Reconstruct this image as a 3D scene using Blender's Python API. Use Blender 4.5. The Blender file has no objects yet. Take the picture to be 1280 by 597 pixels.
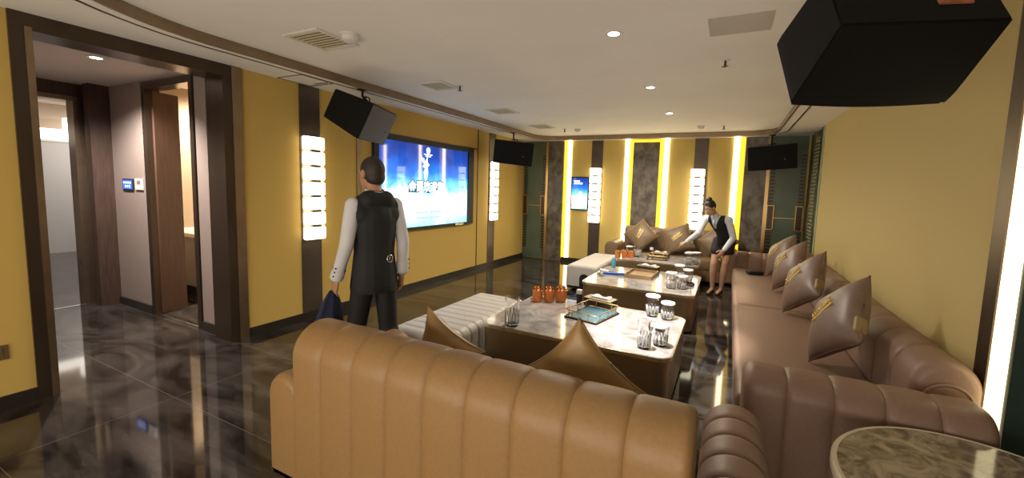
import bpy, bmesh, math, random
from math import sin, cos, pi, radians, sqrt, exp
from mathutils import Vector, Matrix, Euler
from mathutils.geometry import tessellate_polygon
random.seed(7)
SC = bpy.context.scene
COL = SC.collection

# ------------------------------------------------------------------ materials
def _nt(name):
    m = bpy.data.materials.new(name); m.use_nodes = True
    return m, m.node_tree.nodes, m.node_tree.links, m.node_tree.nodes['Principled BSDF']

def mat(name, col, rough=.5, metal=0., noise=0., scale=40., bump=0., bscale=200., emit=None, estr=0., spec=.5, coat=0., trans=0., sheen=0., stretch=(1, 1, 1)):
    m, n, l, b = _nt(name)
    b.inputs['Base Color'].default_value = (*col, 1)
    b.inputs['Roughness'].default_value = rough
    b.inputs['Metallic'].default_value = metal
    b.inputs['Specular IOR Level'].default_value = spec
    b.inputs['Coat Weight'].default_value = coat
    b.inputs['Coat Roughness'].default_value = .05
    b.inputs['Transmission Weight'].default_value = trans
    b.inputs['Sheen Weight'].default_value = sheen
    if emit:
        b.inputs['Emission Color'].default_value = (*emit, 1)
        b.inputs['Emission Strength'].default_value = estr
    tc = n.new('ShaderNodeTexCoord'); mp = n.new('ShaderNodeMapping')
    mp.inputs['Scale'].default_value = stretch
    l.new(tc.outputs['Object'], mp.inputs['Vector'])
    if noise:
        t = n.new('ShaderNodeTexNoise'); t.inputs['Scale'].default_value = scale; t.inputs['Detail'].default_value = 4
        l.new(mp.outputs['Vector'], t.inputs['Vector'])
        r = n.new('ShaderNodeValToRGB')
        r.color_ramp.elements[0].position = .3; r.color_ramp.elements[1].position = .7
        r.color_ramp.elements[0].color = (*[c * (1 - noise) for c in col], 1)
        r.color_ramp.elements[1].color = (*[min(1, c * (1 + noise)) for c in col], 1)
        l.new(t.outputs['Fac'], r.inputs['Fac']); l.new(r.outputs['Color'], b.inputs['Base Color'])
    if bump:
        t2 = n.new('ShaderNodeTexNoise'); t2.inputs['Scale'].default_value = bscale; t2.inputs['Detail'].default_value = 3
        l.new(mp.outputs['Vector'], t2.inputs['Vector'])
        bp = n.new('ShaderNodeBump'); bp.inputs['Strength'].default_value = bump; bp.inputs['Distance'].default_value = .01
        l.new(t2.outputs['Fac'], bp.inputs['Height']); l.new(bp.outputs['Normal'], b.inputs['Normal'])
    return m

def marble(name, dark, light, scale, rough, lo=.35, hi=.75, dist=1.5, coat=0., tile=None, grout=(.10, .095, .09), stretch=(1, 1, 1), bump=0.):
    m, n, l, b = _nt(name)
    tc = n.new('ShaderNodeTexCoord'); mp = n.new('ShaderNodeMapping'); mp.inputs['Scale'].default_value = stretch
    mp.inputs['Rotation'].default_value = (0, 0, .5)
    l.new(tc.outputs['Object'], mp.inputs['Vector'])
    t = n.new('ShaderNodeTexNoise'); t.inputs['Scale'].default_value = scale; t.inputs['Detail'].default_value = 8; t.inputs['Distortion'].default_value = dist
    t.inputs['Roughness'].default_value = .62
    l.new(mp.outputs['Vector'], t.inputs['Vector'])
    r = n.new('ShaderNodeValToRGB')
    r.color_ramp.elements[0].position = lo; r.color_ramp.elements[1].position = hi
    r.color_ramp.elements[0].color = (*dark, 1); r.color_ramp.elements[1].color = (*light, 1)
    l.new(t.outputs['Fac'], r.inputs['Fac'])
    out = r.outputs['Color']
    if tile:
        bt = n.new('ShaderNodeTexBrick'); bt.offset = 0.; bt.inputs['Scale'].default_value = 1.
        bt.inputs['Brick Width'].default_value = tile[0]; bt.inputs['Row Height'].default_value = tile[1]
        bt.inputs['Mortar Size'].default_value = .0025; bt.inputs['Mortar Smooth'].default_value = .2
        bt.inputs['Color1'].default_value = (0, 0, 0, 1); bt.inputs['Color2'].default_value = (.25, .25, .25, 1)
        bt.inputs['Mortar'].default_value = (0, 0, 0, 1)
        mp2 = n.new('ShaderNodeMapping'); mp2.inputs['Location'].default_value = tile[2] if len(tile) > 2 else (0, 0, 0)
        l.new(tc.outputs['Object'], mp2.inputs['Vector']); l.new(mp2.outputs['Vector'], bt.inputs['Vector'])
        mx = n.new('ShaderNodeMix'); mx.data_type = 'RGBA'
        l.new(bt.outputs['Fac'], mx.inputs['Factor']); l.new(out, mx.inputs['A']); mx.inputs['B'].default_value = (*grout, 1)
        out = mx.outputs['Result']
    l.new(out, b.inputs['Base Color'])
    b.inputs['Roughness'].default_value = rough; b.inputs['Coat Weight'].default_value = coat; b.inputs['Coat Roughness'].default_value = .03
    if bump:
        bp = n.new('ShaderNodeBump'); bp.inputs['Strength'].default_value = bump; bp.inputs['Distance'].default_value = .01
        l.new(t.outputs['Fac'], bp.inputs['Height']); l.new(bp.outputs['Normal'], b.inputs['Normal'])
    return m

def emis(name, col, s, rough=.4):
    return mat(name, tuple(min(.8, c) for c in col), rough=rough, emit=col, estr=s)

M = {}
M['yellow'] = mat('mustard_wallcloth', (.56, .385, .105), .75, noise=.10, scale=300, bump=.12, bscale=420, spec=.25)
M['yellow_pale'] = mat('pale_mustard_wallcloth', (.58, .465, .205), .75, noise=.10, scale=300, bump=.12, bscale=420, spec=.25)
M['yellow_back'] = mat('end_mustard_wallcloth', (.66, .49, .15), .75, noise=.10, scale=300, bump=.12, bscale=420, spec=.25)  # mustard cloth lightened in colour to make up for weaker light there
M['white'] = mat('ceiling_paint', (.82, .79, .74), .85, noise=.03, scale=1.5)
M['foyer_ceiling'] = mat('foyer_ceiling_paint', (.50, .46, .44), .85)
M['bronze'] = mat('dark_bronze', (.085, .060, .042), .32, .75, noise=.15, scale=6, stretch=(1, 1, .2))
M['bronze_light'] = mat('satin_bronze', (.30, .22, .15), .3, .9, noise=.1, scale=8)
M['brown_wood'] = mat('dark_brown_veneer', (.060, .036, .026), .4, noise=.25, scale=10, stretch=(4, 4, .4))
M['door_wood'] = mat('brown_door_veneer', (.085, .046, .028), .42, noise=.2, scale=9, stretch=(4, 4, .35))
M['taupe'] = mat('taupe_wallcloth', (.27, .22, .19), .8, noise=.12, scale=260, bump=.1, bscale=400, spec=.2)
M['panel_dark'] = mat('smoked_bronze_panel', (.11, .085, .068), .28, .45, noise=.2, scale=3)
M['stone'] = marble('grey_brown_stone', (.060, .050, .040), (.25, .215, .17), 6, .35, .36, .68, .5, stretch=(1, 1, .7))
M['gold'] = mat('brushed_gold', (.62, .43, .19), .28, .95)
M['black_base'] = mat('black_skirting', (.025, .02, .017), .3)
M['floor'] = marble('dark_polished_marble', (.012, .010, .009), (.10, .085, .075), 1.6, .06, .38, .84, 2.2, coat=0.0, tile=(1.6, 0.8, (.35, .16, 0)), stretch=(.5, 1.4, 1))
M['leather'] = mat('camel_leather', (.275, .158, .060), .48, noise=.06, scale=60, bump=.10, bscale=260, spec=.45)
M['leather_brown'] = mat('taupe_brown_leather', (.24, .150, .108), .45, noise=.06, scale=60, bump=.10, bscale=260, spec=.45)
M['leather_far'] = mat('olive_brown_leather', (.185, .118, .062), .45, noise=.06, scale=60, bump=.10, bscale=260)  # brown leather with the shade on the far sofa's front put into its colour
M['cushion'] = mat('olive_brown_satin', (.160, .098, .042), .46, noise=.08, scale=20, spec=.5, sheen=.2)
M['cushion_dark'] = mat('mocha_leatherette', (.175, .115, .085), .40, noise=.08, scale=20, spec=.5)
M['gold_thread'] = mat('gold_thread', (.75, .52, .08), .4, .3)
M['bench'] = mat('pale_grey_leather', (.50, .47, .43), .45, noise=.05, scale=50, bump=.08, bscale=240)
M['black'] = mat('matt_black', (.010, .010, .010), .55)
M['speaker'] = mat('speaker_black', (.0065, .006, .0058), .6, noise=.2, scale=150, spec=.15)
M['grille'] = mat('speaker_grille_cloth', (.10, .10, .11), .6, noise=.5, scale=260, bump=.4, bscale=500)
M['table_top'] = marble('pale_grey_marble', (.21, .19, .18), (.50, .47, .45), 4.5, .07, .30, .66, 1.2)
M['table_edge'] = mat('champagne_metal_edge', (.78, .68, .52), .22, .9)
M['table_body'] = mat('brushed_bronze_body', (.44, .335, .21), .30, .88, noise=.04, scale=2)
M['round_top'] = marble('brown_veined_marble', (.115, .085, .055), (.42, .34, .245), 7.5, .10, .36, .66, 2.4)
M['glass'] = mat('clear_glass', (1, 1, 1), .02, trans=1., spec=.5)
M['frost'] = mat('frosted_cut_glass', (.95, .96, .97), .25, trans=.45)
M['paper'] = mat('white_paper', (.85, .85, .85), .6)
M['orange'] = mat('orange_glaze', (.74, .24, .055), .5, noise=.15, scale=30)
M['wick'] = mat('dark_green_tip', (.05, .06, .02), .6)
M['teal'] = mat('teal_leatherette', (.020, .115, .165), .35, noise=.1, scale=10)
M['skin'] = mat('skin', (.50, .29, .19), .5)
M['skin_m'] = mat('warm_skin', (.42, .22, .13), .5)
M['hair'] = mat('black_hair', (.012, .009, .007), .45, noise=.4, scale=80)
M['hair_short'] = mat('cropped_dark_hair', (.022, .016, .012), .6, noise=.5, scale=180)
M['shirt'] = mat('pale_grey_shirt_cloth', (.60, .60, .63), .8, noise=.05, scale=200)
M['shirt_w'] = mat('white_shirt_cloth', (.62, .66, .72), .8)
M['vest'] = mat('black_waistcoat_cloth', (.008, .008, .010), .75, noise=.2, scale=200)
M['trouser'] = mat('black_trouser_cloth', (.010, .009, .010), .75)
M['navy'] = mat('navy_cloth', (.010, .014, .045), .8, noise=.2, scale=40)
M['shoe'] = mat('black_shoe_leather', (.01, .01, .01), .3)
M['silver'] = mat('silver_metal', (.7, .7, .7), .25, 1.)
M['eye'] = mat('eye_white', (.8, .8, .78), .2)
M['iris'] = mat('dark_iris', (.03, .015, .01), .2)
M['lip'] = mat('lip', (.40, .12, .10), .5)
M['green'] = mat('dark_green_glass', (.105, .15, .112), .3, noise=.2, scale=3, coat=.3)
M['green_dark'] = mat('deep_green_panel', (.018, .035, .026), .35, noise=.2, scale=3)
M['green_rib'] = mat('green_ribbed', (.26, .28, .14), .4, .1)
M['led_white'] = emis('warm_white_led', (1., .86, .55), 9.)
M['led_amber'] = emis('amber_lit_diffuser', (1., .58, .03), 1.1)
M['led_big'] = emis('wide_led_cover', (1., .84, .48), 2.0)
M['block'] = emis('glowing_glass_block', (1., .87, .66), 2.8, .15)
M['block_gap'] = emis('amber_gap_glow', (1., .55, .18), .75)
M['down'] = emis('downlight_lens', (1., .95, .9), 18.)
M['cove'] = emis('corridor_cove_glow', (1., .90, .78), 2.2)
M['panel_white'] = mat('pale_grey_lacquer', (.46, .43, .41), .4)
M['cream'] = mat('cream_wall', (.62, .52, .40), .7)
M['basin'] = mat('white_ceramic', (.8, .76, .7), .15)
M['vent'] = mat('aged_white_vent', (.58, .50, .32), .6)
M['vent_dark'] = mat('vent_shadow', (.085, .06, .03), .8)
M['plastic'] = mat('white_plastic', (.65, .63, .58), .5)
M['blue_plastic'] = mat('blue_plastic', (.01, .10, .45), .35)
M['cyan_plastic'] = mat('light_blue_plastic', (.10, .42, .62), .35)
M['screen_blue'] = emis('lit_blue_display', (.03, .10, .55), 1.2)
M['text_white'] = emis('lit_white_lettering', (.9, .97, 1.), 1.6)
M['text_soft'] = emis('lit_soft_lettering', (.22, .52, .72), 1.0)
M['text_blue'] = emis('lit_deep_blue_outline', (.004, .012, .05), .3)
M['wood_tray'] = mat('pale_wood', (.36, .24, .12), .45, noise=.2, scale=12, stretch=(1, 6, 1))
M['orange_label'] = mat('orange_label', (.34, .11, .05), .6, noise=.5, scale=40)

def screen_mat(name, z0, z1, strength):
    """blue sky fading to white glow with clouds of cyan; height runs along local z"""
    m, n, l, b = _nt(name)
    tc = n.new('ShaderNodeTexCoord'); sp = n.new('ShaderNodeSeparateXYZ'); l.new(tc.outputs['Object'], sp.inputs[0])
    nz = n.new('ShaderNodeTexNoise'); nz.inputs['Scale'].default_value = 2.6; nz.inputs['Detail'].default_value = 5; nz.inputs['Distortion'].default_value = 1.2
    l.new(tc.outputs['Object'], nz.inputs['Vector'])
    mr = n.new('ShaderNodeMapRange'); mr.inputs['From Min'].default_value = z0; mr.inputs['From Max'].default_value = z1
    l.new(sp.outputs['Z'], mr.inputs['Value'])
    ad = n.new('ShaderNodeMath'); ad.operation = 'MULTIPLY_ADD'; ad.inputs[1].default_value = .42; 
    l.new(nz.outputs['Fac'], ad.inputs[0])
    sb = n.new('ShaderNodeMath'); sb.operation = 'SUBTRACT'; sb.inputs[1].default_value = .21
    l.new(mr.outputs['Result'], ad.inputs[2]); l.new(ad.outputs[0], sb.inputs[0])
    r = n.new('ShaderNodeValToRGB'); e = r.color_ramp.elements
    e[0].position = 0.; e[0].color = (.35, .78, .92, 1)
    e[1].position = 1.; e[1].color = (.010, .035, .22, 1)
    for p, c in ((.12, (.62, .88, 1)), (.37, (.82, .96, 1)), (.50, (.14, .58, .97)), (.66, (.018, .18, .74)), (.84, (.012, .06, .36))):
        x = r.color_ramp.elements.new(p); x.color = (*c, 1)
    l.new(sb.outputs[0], r.inputs['Fac'])
    l.new(r.outputs['Color'], b.inputs['Emission Color']); b.inputs['Emission Strength'].default_value = strength
    b.inputs['Base Color'].default_value = (.01, .01, .012, 1); b.inputs['Roughness'].default_value = .04
    b.inputs['Specular IOR Level'].default_value = .9
    return m

# ------------------------------------------------------------------ helpers
def link(o):
    COL.objects.link(o); return o

def mesh_obj(name, bm, m, parent=None, smooth=False, angle=None):
    me = bpy.data.meshes.new(name)
    bmesh.ops.recalc_face_normals(bm, faces=bm.faces)
    bm.to_mesh(me); bm.free()
    me.materials.append(m)
    if smooth:
        for p in me.polygons: p.use_smooth = True
        if angle is not None: me.set_sharp_from_angle(angle=radians(angle))
    o = link(bpy.data.objects.new(name, me))
    if parent is not None: o.parent = parent
    return o

def tag(o, label, cat, group=None, kind=None):
    o['label'] = label; o['category'] = cat
    if group: o['group'] = group
    if kind: o['kind'] = kind
    return o

def thing(name, label, cat, loc=(0, 0, 0), rz=0., group=None, rot=None):
    o = link(bpy.data.objects.new(name, None)); o.empty_display_size = .1
    o.location = loc; o.rotation_euler = rot if rot else (0, 0, rz)
    return tag(o, label, cat, group)

def tree(o):
    return [o] + [c for ch in o.children for c in tree(ch)]

def dup(root, loc, rz=None, label=None, group=None, rot=None):
    r = root.copy(); COL.objects.link(r); r.location = loc
    if rz is not None: r.rotation_euler = (0, 0, rz)
    if rot is not None: r.rotation_euler = rot
    if label: r['label'] = label
    if group: r['group'] = group
    def rec(src, dst):
        for ch in list(src.children):
            c = ch.copy(); COL.objects.link(c); c.parent = dst; rec(ch, c)
    rec(root, r)
    return r

def box(bm, x0, x1, y0, y1, z0, z1):
    v = [bm.verts.new(p) for p in ((x0, y0, z0), (x1, y0, z0), (x1, y1, z0), (x0, y1, z0), (x0, y0, z1), (x1, y0, z1), (x1, y1, z1), (x0, y1, z1))]
    fs = [bm.faces.new([v[i] for i in f]) for f in ((3, 2, 1, 0), (4, 5, 6, 7), (0, 1, 5, 4), (1, 2, 6, 5), (2, 3, 7, 6), (3, 0, 4, 7))]
    return v, fs

def bx(*a, bev=0., seg=2):
    bm = bmesh.new(); box(bm, *a)
    if bev: bmesh.ops.bevel(bm, geom=list(bm.edges), offset=bev, segments=seg, profile=.5, affect='EDGES')
    return bm

def boxes(lst):
    bm = bmesh.new()
    for a in lst: box(bm, *a)
    return bm

def rrect2(w, h, r, seg=6, cx=0., cy=0.):
    pts = []
    for sx, sy, a0 in ((1, -1, -90), (1, 1, 0), (-1, 1, 90), (-1, -1, 180)):
        for i in range(seg + 1):
            a = radians(a0 + 90 * i / seg)
            pts.append((cx + sx * (w / 2 - r) + r * cos(a), cy + sy * (h / 2 - r) + r * sin(a)))
    return pts

def prism(pts, z0, z1, bm=None):
    bm = bm or bmesh.new()
    a = [bm.verts.new((p[0], p[1], z0)) for p in pts]; b = [bm.verts.new((p[0], p[1], z1)) for p in pts]
    n = len(pts)
    bm.faces.new(a[::-1]); bm.faces.new(b)
    for i in range(n): bm.faces.new((a[i], a[(i + 1) % n], b[(i + 1) % n], b[i]))
    return bm

def lathe(prof, seg=24, bm=None, at=(0, 0, 0), close=False, rmod=None):
    bm = bm or bmesh.new(); rings = []
    for r, z in prof:
        rings.append([bm.verts.new((at[0] + (r if not rmod else rmod(r, z, k)) * cos(2 * pi * k / seg), at[1] + (r if not rmod else rmod(r, z, k)) * sin(2 * pi * k / seg), at[2] + z)) for k in range(seg)])
    for i in range(len(rings) - 1):
        for k in range(seg): bm.faces.new((rings[i][k], rings[i][(k + 1) % seg], rings[i + 1][(k + 1) % seg], rings[i + 1][k]))
    if close:
        for k in range(seg): bm.faces.new((rings[-1][k], rings[-1][(k + 1) % seg], rings[0][(k + 1) % seg], rings[0][k]))
    else:
        bm.faces.new(rings[0][::-1]); bm.faces.new(rings[-1])
    return bm

def tube(pts, r, seg=10, bm=None, closed=False):
    bm = bm or bmesh.new(); pts = [Vector(p) for p in pts]; n = len(pts); rings = []
    for i, p in enumerate(pts):
        a = pts[(i - 1) % n] if (closed or i > 0) else p
        b = pts[(i + 1) % n] if (closed or i < n - 1) else p
        t = (b - a).normalized()
        u = t.cross(Vector((0, 0, 1)))
        if u.length < 1e-3: u = t.cross(Vector((1, 0, 0)))
        u.normalize(); w = u.cross(t)
        rr = r[i] if isinstance(r, (list, tuple)) else r
        rings.append([bm.verts.new(p + (u * cos(2 * pi * k / seg) + w * sin(2 * pi * k / seg)) * rr) for k in range(seg)])
    m = n if closed else n - 1
    for i in range(m):
        A, B = rings[i], rings[(i + 1) % n]
        for k in range(seg): bm.faces.new((A[k], A[(k + 1) % seg], B[(k + 1) % seg], B[k]))
    if not closed:
        bm.faces.new(rings[0][::-1]); bm.faces.new(rings[-1])
    return bm

def tufted(prof, L, n, depth, endr, place, per=9, seamw=.10, lip=None):
    """closed 2-D profile swept over length L with n soft channels; place(t, a, b) -> xyz. Grooves follow the section all round."""
    m = len(prof); nor = []
    area = sum(prof[i][0] * prof[(i + 1) % m][1] - prof[(i + 1) % m][0] * prof[i][1] for i in range(m))
    sg = 1 if area > 0 else -1
    for i in range(m):
        ax, ay = prof[i - 1]; cx, cy = prof[(i + 1) % m]
        tx, ty = cx - ax, cy - ay; ln = math.hypot(tx, ty) or 1
        nor.append((sg * ty / ln, -sg * tx / ln))
    ts = set([0., L])
    for k in range(9):
        a = k / 8 * pi / 2; ts.add(endr * (1 - cos(a))); ts.add(L - endr * (1 - cos(a)))
    w = L / n
    for k in range(n):
        for j in range(per + 1):
            u = j / per; u = .5 - .5 * cos(pi * u)
            t = (k + u) * w
            if endr < t < L - endr: ts.add(t)
    ts = sorted(ts); tt = [ts[0]]
    for t in ts[1:]:
        if t - tt[-1] > 1e-4: tt.append(t)
    tt[-1] = L
    bm = bmesh.new(); rings = []
    for t in tt:
        e = min(t, L - t)
        ins = endr - sqrt(max(0, endr ** 2 - (endr - e) ** 2)) if e < endr else 0.
        u = (t / w) % 1.; d = min(u, 1 - u)
        if t < w * .5 or t > L - w * .5: d = .5
        s = 1 - sqrt(max(0., 1 - (1 - min(1, d * 2)) ** 2 * .999))
        g = depth * (.42 * s + .58 * exp(-(d / seamw * 3.0) ** 2))
        rings.append([bm.verts.new(place(t, prof[i][0] - nor[i][0] * (g + ins), prof[i][1] - nor[i][1] * (g + ins))) for i in range(m)])
    for a, b in zip(rings, rings[1:]):
        for i in range(m): bm.faces.new((a[i], a[(i + 1) % m], b[(i + 1) % m], b[i]))
    bm.faces.new(rings[0][::-1]); bm.faces.new(rings[-1])
    return bm

def arch_prof(w, h, r=None, z0=0., seg=14, rb=.02, n=4):
    """upright section: flat bottom, half-round top; coordinates (a across, b up), densified sides"""
    r = r or w / 2; pts = []
    def lin(p, q, k):
        for i in range(k): pts.append((p[0] + (q[0] - p[0]) * i / k, p[1] + (q[1] - p[1]) * i / k))
    lin((-w / 2 + rb, z0), (w / 2 - rb, z0), 3)
    for i in range(3): a = -pi / 2 + i / 3 * pi / 2; pts.append((w / 2 - rb + rb * cos(a), z0 + rb + rb * sin(a)))
    lin((w / 2, z0 + rb), (w / 2, z0 + h - r), n)
    for i in range(seg): a = i / seg * pi / 2; pts.append((w / 2 - r + r * cos(a), z0 + h - r + r * sin(a)))
    if r < w / 2 - 1e-4: lin((w / 2 - r, z0 + h), (-w / 2 + r, z0 + h), 3)
    for i in range(seg): a = pi / 2 + i / seg * pi / 2; pts.append((-w / 2 + r + r * cos(a), z0 + h - r + r * sin(a)))
    lin((-w / 2, z0 + h - r), (-w / 2, z0 + rb), n)
    for i in range(3): a = pi + i / 3 * pi / 2; pts.append((-w / 2 + rb + rb * cos(a), z0 + rb + rb * sin(a)))
    return pts

def text_obj(body, size, m, parent, mtx, extrude=.001, name='lettering', bold=0.):
    c = bpy.data.curves.new('lettering_curve', 'FONT'); c.body = body; c.size = size; c.extrude = extrude; c.offset = bold
    c.align_x = 'CENTER'; c.align_y = 'CENTER'; c.resolution_u = 3
    t = bpy.data.objects.new('lettering_source', c); COL.objects.link(t)
    dg = bpy.context.evaluated_depsgraph_get()
    me = bpy.data.meshes.new_from_object(t.evaluated_get(dg))
    bpy.data.objects.remove(t); bpy.data.curves.remove(c)
    me.transform(mtx); me.materials.clear(); me.materials.append(m)
    o = link(bpy.data.objects.new(name, me)); o.parent = parent
    return o

def flat_poly(bm, pts):
    f = bm.faces.new([bm.verts.new(p) for p in pts]); return f

def struct(name, bm, m, label, cat, smooth=False):
    o = mesh_obj(name, bm, m, None, smooth, 30 if smooth else None)
    return tag(o, label, cat, None, 'structure')

# ------------------------------------------------------------------ camera (from line measurements of the photograph)
def camera():
    yaw, pit, roll, F, H = .4404, -.0920, .0330, 506.72, 1.6
    CX, CY = 671.9, 282.1
    fwd = Vector((-sin(yaw) * cos(pit), cos(yaw) * cos(pit), sin(pit)))
    right = Vector((cos(yaw), sin(yaw), 0)); up = right.cross(fwd)
    R = right * cos(roll) + up * sin(roll); U = up * cos(roll) - right * sin(roll)
    c = bpy.data.cameras.new('camera'); c.sensor_width = 36; c.sensor_fit = 'HORIZONTAL'
    c.lens = F / 1280 * 36; c.shift_x = -(CX - 640) / 1280; c.shift_y = (CY - 298.5) / 1280
    c.clip_start = .02; c.clip_end = 60
    o = link(bpy.data.objects.new('camera', c))
    m = Matrix((R, U, -fwd)).transposed().to_4x4(); m.translation = (0, 0, H)
    o.matrix_world = m; SC.camera = o
camera()

XL, XR, YB, YF = -4.33, 1.176, 8.40, -1.6
XN = 1.42            # recessed wall beside the camera
ZS, ZC = 2.65, 2.72  # soffit and tray ceiling

# ------------------------------------------------------------------ room shell
struct('floor', bx(-12.6, 2.0, YF - .2, YB + .3, -.08, 0.), M['floor'], 'dark polished marble floor tiles running through room and entrance', 'floor')

def tray_outline(off, r_far=.45, r_near=1.3):
    x0, x1, y0, y1 = -3.79 - off, .64 + off, .60 - off, 8.10 + off
    pts = []
    def arc(cx, cy, r, a0, a1, k):
        for i in range(k + 1):
            a = radians(a0 + (a1 - a0) * i / k); pts.append((cx + r * cos(a), cy + r * sin(a)))
    rn, rf = r_near + off, r_far + off
    arc(x1 - rf, y1 - rf, rf, 0, 90, 10); arc(x0 + rf, y1 - rf, rf, 90, 180, 10)
    arc(x0 + rn, y0 + rn, rn, 180, 270, 20); arc(x1 - rn, y0 + rn, rn, 270, 360, 20)
    return pts

bm = bmesh.new()
outer = [(XL, YF), (XN + .1, YF), (XN + .1, YB), (XL, YB)]
hole = tray_outline(.0)
allp = outer + hole
vs = [bm.verts.new((p[0], p[1], ZS)) for p in allp]
for t in tessellate_polygon([[Vector((*p, 0)) for p in outer], [Vector((*p, 0)) for p in hole]]):
    try: bm.faces.new([vs[i] for i in t])
    except ValueError: pass
bmesh.ops.recalc_face_normals(bm, faces=bm.faces)
struct('ceiling_soffit', bm, M['white'], 'cream dropped ceiling border around the raised tray', 'ceiling')
bm = bmesh.new(); prism(tray_outline(.05), ZC, ZC + .03, bm)
struct('ceiling', bm, M['white'], 'cream raised tray ceiling over the seating', 'ceiling')
def ring(pa, pb, z0, z1):
    bm = bmesh.new(); n = len(pa)
    A = [bm.verts.new((*p, z0)) for p in pa]; B = [bm.verts.new((*p, z0)) for p in pb]
    A2 = [bm.verts.new((*p, z1)) for p in pa]; B2 = [bm.verts.new((*p, z1)) for p in pb]
    for i in range(n):
        j = (i + 1) % n
        for f in ((A[i], A[j], B[j], B[i]), (A2[i], B2[i], B2[j], A2[j]), (A[i], A2[i], A2[j], A[j]), (B[i], B[j], B2[j], B2[i])): bm.faces.new(f)
    return bm
struct('trim_1', ring(tray_outline(-.012), tray_outline(.004), ZS - .012, ZC), M['bronze_light'], 'bronze band lining the edge of the tray ceiling', 'trim', True)
struct('trim_2', ring(tray_outline(.115), tray_outline(.135), ZS - .004, ZS + .004), M['bronze'], 'thin dark groove line running round the dropped ceiling border', 'trim')

# left wall (TV wall) with the entrance opening between y .99 and 2.37
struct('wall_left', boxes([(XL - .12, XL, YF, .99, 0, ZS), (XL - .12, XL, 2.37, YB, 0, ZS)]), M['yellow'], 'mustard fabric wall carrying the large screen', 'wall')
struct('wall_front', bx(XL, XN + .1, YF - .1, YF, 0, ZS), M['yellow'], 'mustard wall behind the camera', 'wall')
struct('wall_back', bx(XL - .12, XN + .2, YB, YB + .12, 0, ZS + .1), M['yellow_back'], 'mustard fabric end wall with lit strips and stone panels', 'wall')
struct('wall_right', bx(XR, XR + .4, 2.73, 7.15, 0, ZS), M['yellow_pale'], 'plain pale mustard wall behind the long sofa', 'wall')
struct('wall_right_near', boxes([(XN, XN + .1, YF, 2.47, 0, ZS), (XR, XN + .1, 2.47, 2.495, 0, ZS)]), M['green_dark'], 'dark green wall return beside the round table', 'wall')
struct('trim_3', bx(XR - .012, XR + .4, 2.625, 2.73, 0, ZS), M['bronze'], 'bronze upright edging the pale wall', 'trim')
struct('baseboard_left', boxes([(XL, XL + .015, YF, .99, 0, .09), (XL, XL + .015, 2.37, YB, 0, .09)]), M['black_base'], 'black skirting along the screen wall', 'baseboard')
struct('baseboard_back', bx(-3.35, 0.2, YB - .015, YB, 0, .09), M['black_base'], 'black skirting along the end wall', 'baseboard')
# back right recess on the right wall
struct('wall_right_far', bx(XR + .02, XR + .4, 7.15, YB, 0, ZS), M['green_dark'], 'dark green wall beyond the pale panel', 'wall')
struct('trim_4', bx(XR - .004, XR + .02, 7.16, 7.30, 0, ZS), mat('pale_green_edge', (.34, .40, .27), .4), 'pale green upright closing the end of the pale wall', 'trim')
struct('trim_5', bx(XR + .0, XR + .02, 7.34, 7.46, 0, ZS), M['bronze'], 'bronze upright beside the ribbed green wall', 'trim')
bm = bmesh.new()
for k in range(44): box(bm, XR - .006, XR + .02, 7.52, 7.86, .1 + k * .056, .1 + k * .056 + .034)
struct('wall_panel_ribbed', bm, M['green_rib'], 'horizontally ribbed green wall insert beyond the pale wall', 'wall panel')
struct('trim_6', bx(XR - .004, XR + .02, 7.90, 8.0, 0, ZS), M['bronze_light'], 'satin bronze upright beside the end door', 'trim')

# sconce panels on left wall / TV surround
struct('trim_7', bx(XL, XL + .012, 2.963, 3.204, 0, ZS), M['panel_dark'], 'smoked bronze upright panel nearest the entrance', 'wall panel')
struct('trim_8', bx(XL, XL + .012, 6.849, 7.089, 0, ZS), M['panel_dark'], 'smoked bronze upright panel beyond the large screen', 'wall panel')
struct('trim_9', bx(XL, XL + .014, 3.715, 3.79, 0, ZS), M['bronze_light'], 'satin bronze strip before the screen surround', 'trim')
struct('trim_10', bx(XL, XL + .010, 6.45, 6.466, 0, ZS), M['bronze'], 'thin dark joint after the screen surround', 'trim')
struct('trim_11', boxes([(XL, XL + .02, 3.79, 6.45, 2.285, 2.30)]), M['bronze_light'], 'thin bronze line above the large screen', 'trim')

# back wall panels, mirrored about its middle
CXB = -1.58
def bpan(i, a, b, m, th, lab, cat='wall panel', sides=(-1, 1), y=YB, z0=0.):
    for s in sides:
        x0, x1 = sorted((CXB + s * a, CXB + s * b))
        struct(f'trim_{i}', bx(x0, x1, y - th, y, z0, ZS), m, lab[0 if s < 0 else 1], cat); i += 1
    return i
i = 12
struct('trim_12', bx(CXB - .255, CXB + .255, YB - .05, YB, 0, ZS), M['stone'], 'middle grey-brown stone panel above the end sofa', 'wall panel')
i = bpan(13, .905, 1.15, M['panel_dark'], .012, ('smoked bronze panel beside the small screen', 'smoked bronze panel behind the stooping waitress'))
i = bpan(i, 1.775, 2.13, M['stone'], .05, ('narrow grey-brown stone panel beside the open-sided green door', 'narrow grey-brown stone panel beside the green door near the long sofa'))
i = bpan(i, 2.13, 2.185, M['gold'], .07, ('gold upright edging the stone panel by the screen wall door', 'gold upright edging the stone panel by the sofa end door'), 'trim')

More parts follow.
